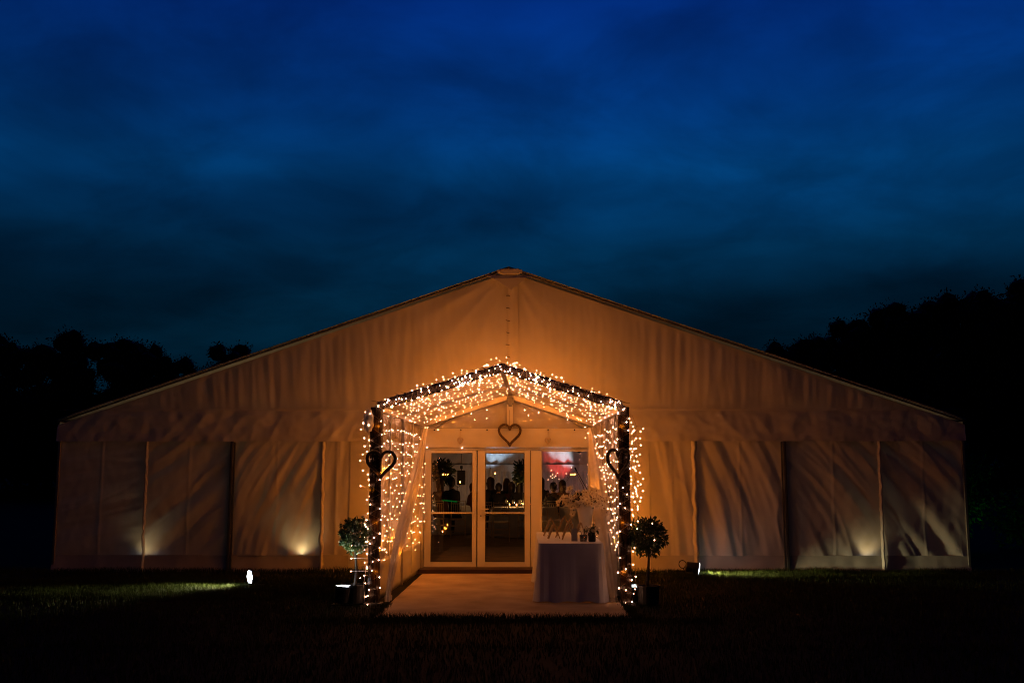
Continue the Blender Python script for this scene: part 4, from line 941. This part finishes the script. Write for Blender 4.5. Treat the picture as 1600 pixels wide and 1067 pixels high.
par_can('garden_spotlight', 'small green garden spotlight hidden at the foot of the corner shrubs', (9.0, 3.6, 0), (.55, .7, .42), .06, .12, E_GREENLED, 7, (.06, 1, .10), 70, .8, 'floor standing spotlights')

# ---------------------------------------------------------------- woodland behind
def tree_meshes(seed):
    rd_ = random.Random(seed)
    tr = MB().tube([(.02*sin(i), .02*cos(i*2), i*.7) for i in range(9)], [.22-.017*i for i in range(9)], 9)
    limbs = []; li = MB()
    for i in range(13):
        a = rd_.uniform(0, 6.3); z0 = rd_.uniform(1.2, 5.2); L = rd_.uniform(1.0, 2.1)*(1-.06*z0); e = Vector((cos(a)*L, sin(a)*L, z0+rd_.uniform(.6, 1.7)))
        li.tube([(0, 0, z0), (e.x*.5, e.y*.5, (z0+e.z)/2+.1), e], [.10, .06, .02], 6); limbs.append(e)
    limbs += [Vector((rd_.gauss(0, .5), rd_.gauss(0, .5), 6.2+rd_.uniform(-.5, .3))) for _ in range(4)]
    cr = MB()
    cl = limbs + [l*rd_.uniform(.4, 1.0)+Vector((rd_.gauss(0, .55), rd_.gauss(0, .55), rd_.gauss(.1, .5))) for l in limbs for _ in range(2)]
    cl += [Vector((cos(a)*1.3, sin(a)*1.3, rd_.uniform(.7, 2.2))) for a in [i*.5 for i in range(12)]]
    for c in cl:
        rr = rd_.uniform(.5, .85); q = leaves(190, c, rr, .13, rd_, .35, .85, .3); cr.add(q.v, q.f)
        cr.add([c+Vector((v.x, v.y, v.z*.85))*rr*.70*(1+.35*noise.noise(v*2+c)) for v in IV2], IF2)
    return tr.mesh('trunk', True), li.mesh('limbs', True), cr.mesh('crown')
TM = [tree_meshes(s) for s in (11, 12, 13)]
def tree(label, x, y, ztop, wide, k, rz):
    h0 = height(x, y); sz = (ztop-h0)/7.0
    t = thing('tree', label, 'tree', (x, y, h0-.1), rz, 'dark trees of the wood behind the tent'); t.scale = (sz*wide, sz*wide, sz)
    a, b, c = TM[k]
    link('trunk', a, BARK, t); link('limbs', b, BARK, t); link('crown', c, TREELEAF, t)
L_TREES = [(-43.5, 62, 13.3, 1.0), (-40.0, 60, 12.6, 1.0), (-37.2, 61, 11.6, .9), (-34.0, 59, 12.3, .95), (-31.0, 60, 12.7, 1.05), (-28.9, 61.5, 12.0, .8), (-26.6, 60, 10.9, .9), (-24.2, 62, 9.9, .9), (-21.6, 59, 11.7, .95), (-18.8, 62, 10.3, .9), (-15.5, 64, 9.4, .9),
           (-46, 66, 11, 1.3), (-39, 67, 9.8, 1.4), (-33, 67, 9.6, 1.4), (-27, 67, 9.2, 1.4), (-21, 67, 8.8, 1.4)]
wordsL = ['tree at the far end of the wood on the floodlit lawn side', 'broad tree next to the end tree of the floodlit lawn side wood', 'lower tree in the dip before the tall twin crowns', 'first of the tall twin crowned trees behind the plain tent side', 'highest bushy tree behind the plain tent side', 'narrow tree joined to the highest bushy crown', 'round lower tree between the tall pair and the roof edge', 'lowest tree in the sky gap before the roof edge tree', 'round tree rising just over the roof edge of the plain tent side', 'tree mostly hidden behind the roof slope', 'small tree wholly behind the roof slope',
          'back row tree behind the end of the wood', 'back row tree behind the dip', 'back row tree behind the tall twin crowns', 'back row tree behind the round lower tree', 'back row tree behind the roof edge tree']
R_TREES = [(16.8, 62, 10.6, .8), (18.8, 61, 11.3, .85), (21.0, 60, 12.1, .9), (23.2, 60.5, 13.0, .85), (25.4, 60, 13.7, .9), (27.6, 61, 14.5, .9), (29.9, 60, 15.0, .9), (32.3, 61, 15.2, .9), (34.6, 60, 15.9, .9), (37.0, 60.5, 16.3, .95), (39.6, 61, 16.9, 1.0), (42.5, 60, 17.5, 1.0),
           (22.0, 66, 10.5, 1.3), (27, 66, 12, 1.3), (32, 66, 13.4, 1.3), (37, 66, 14.2, 1.3), (42, 66, 15, 1.3), (46, 62, 18, 1.2)]
wordsR = ['small tree peeping over the roof slope of the folded wall side', 'first tree of the rising wood beside the roof slope', 'second tree of the rising wood', 'feathery tree third in the rising wood', 'fourth tree of the rising wood', 'tall tree fifth in the rising wood', 'sixth tree of the rising wood', 'seventh tree of the rising wood', 'eighth tree of the rising wood', 'ninth tree of the rising wood', 'tenth tree near the top of the rising wood', 'tallest tree at the top of the rising wood',
          'back row tree behind the second tree of the rising wood', 'back row tree behind the fifth tree of the rising wood', 'back row tree behind the seventh tree of the rising wood', 'back row tree behind the ninth tree of the rising wood', 'back row tree behind the top of the rising wood', 'outermost tree beyond the top of the rising wood']
rd = random.Random(77)
for i, ((x, y, z, wd), lab) in enumerate(zip(L_TREES+R_TREES, wordsL+wordsR)): tree('dark ' + lab if not lab.startswith('dark') else lab, x, y, z, wd*.95, i % 3, rd.uniform(0, 6.3))
def hedge():
    mb = MB(); rd_ = random.Random(5)
    for i in range(520):
        x = rd_.uniform(-60, 60); y = rd_.uniform(54, 57)
        if -14 < x < 13: continue
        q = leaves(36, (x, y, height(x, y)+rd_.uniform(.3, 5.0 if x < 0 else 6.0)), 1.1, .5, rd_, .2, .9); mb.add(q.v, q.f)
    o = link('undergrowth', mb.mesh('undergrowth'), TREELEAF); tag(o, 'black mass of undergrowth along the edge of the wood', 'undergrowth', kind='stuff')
hedge()
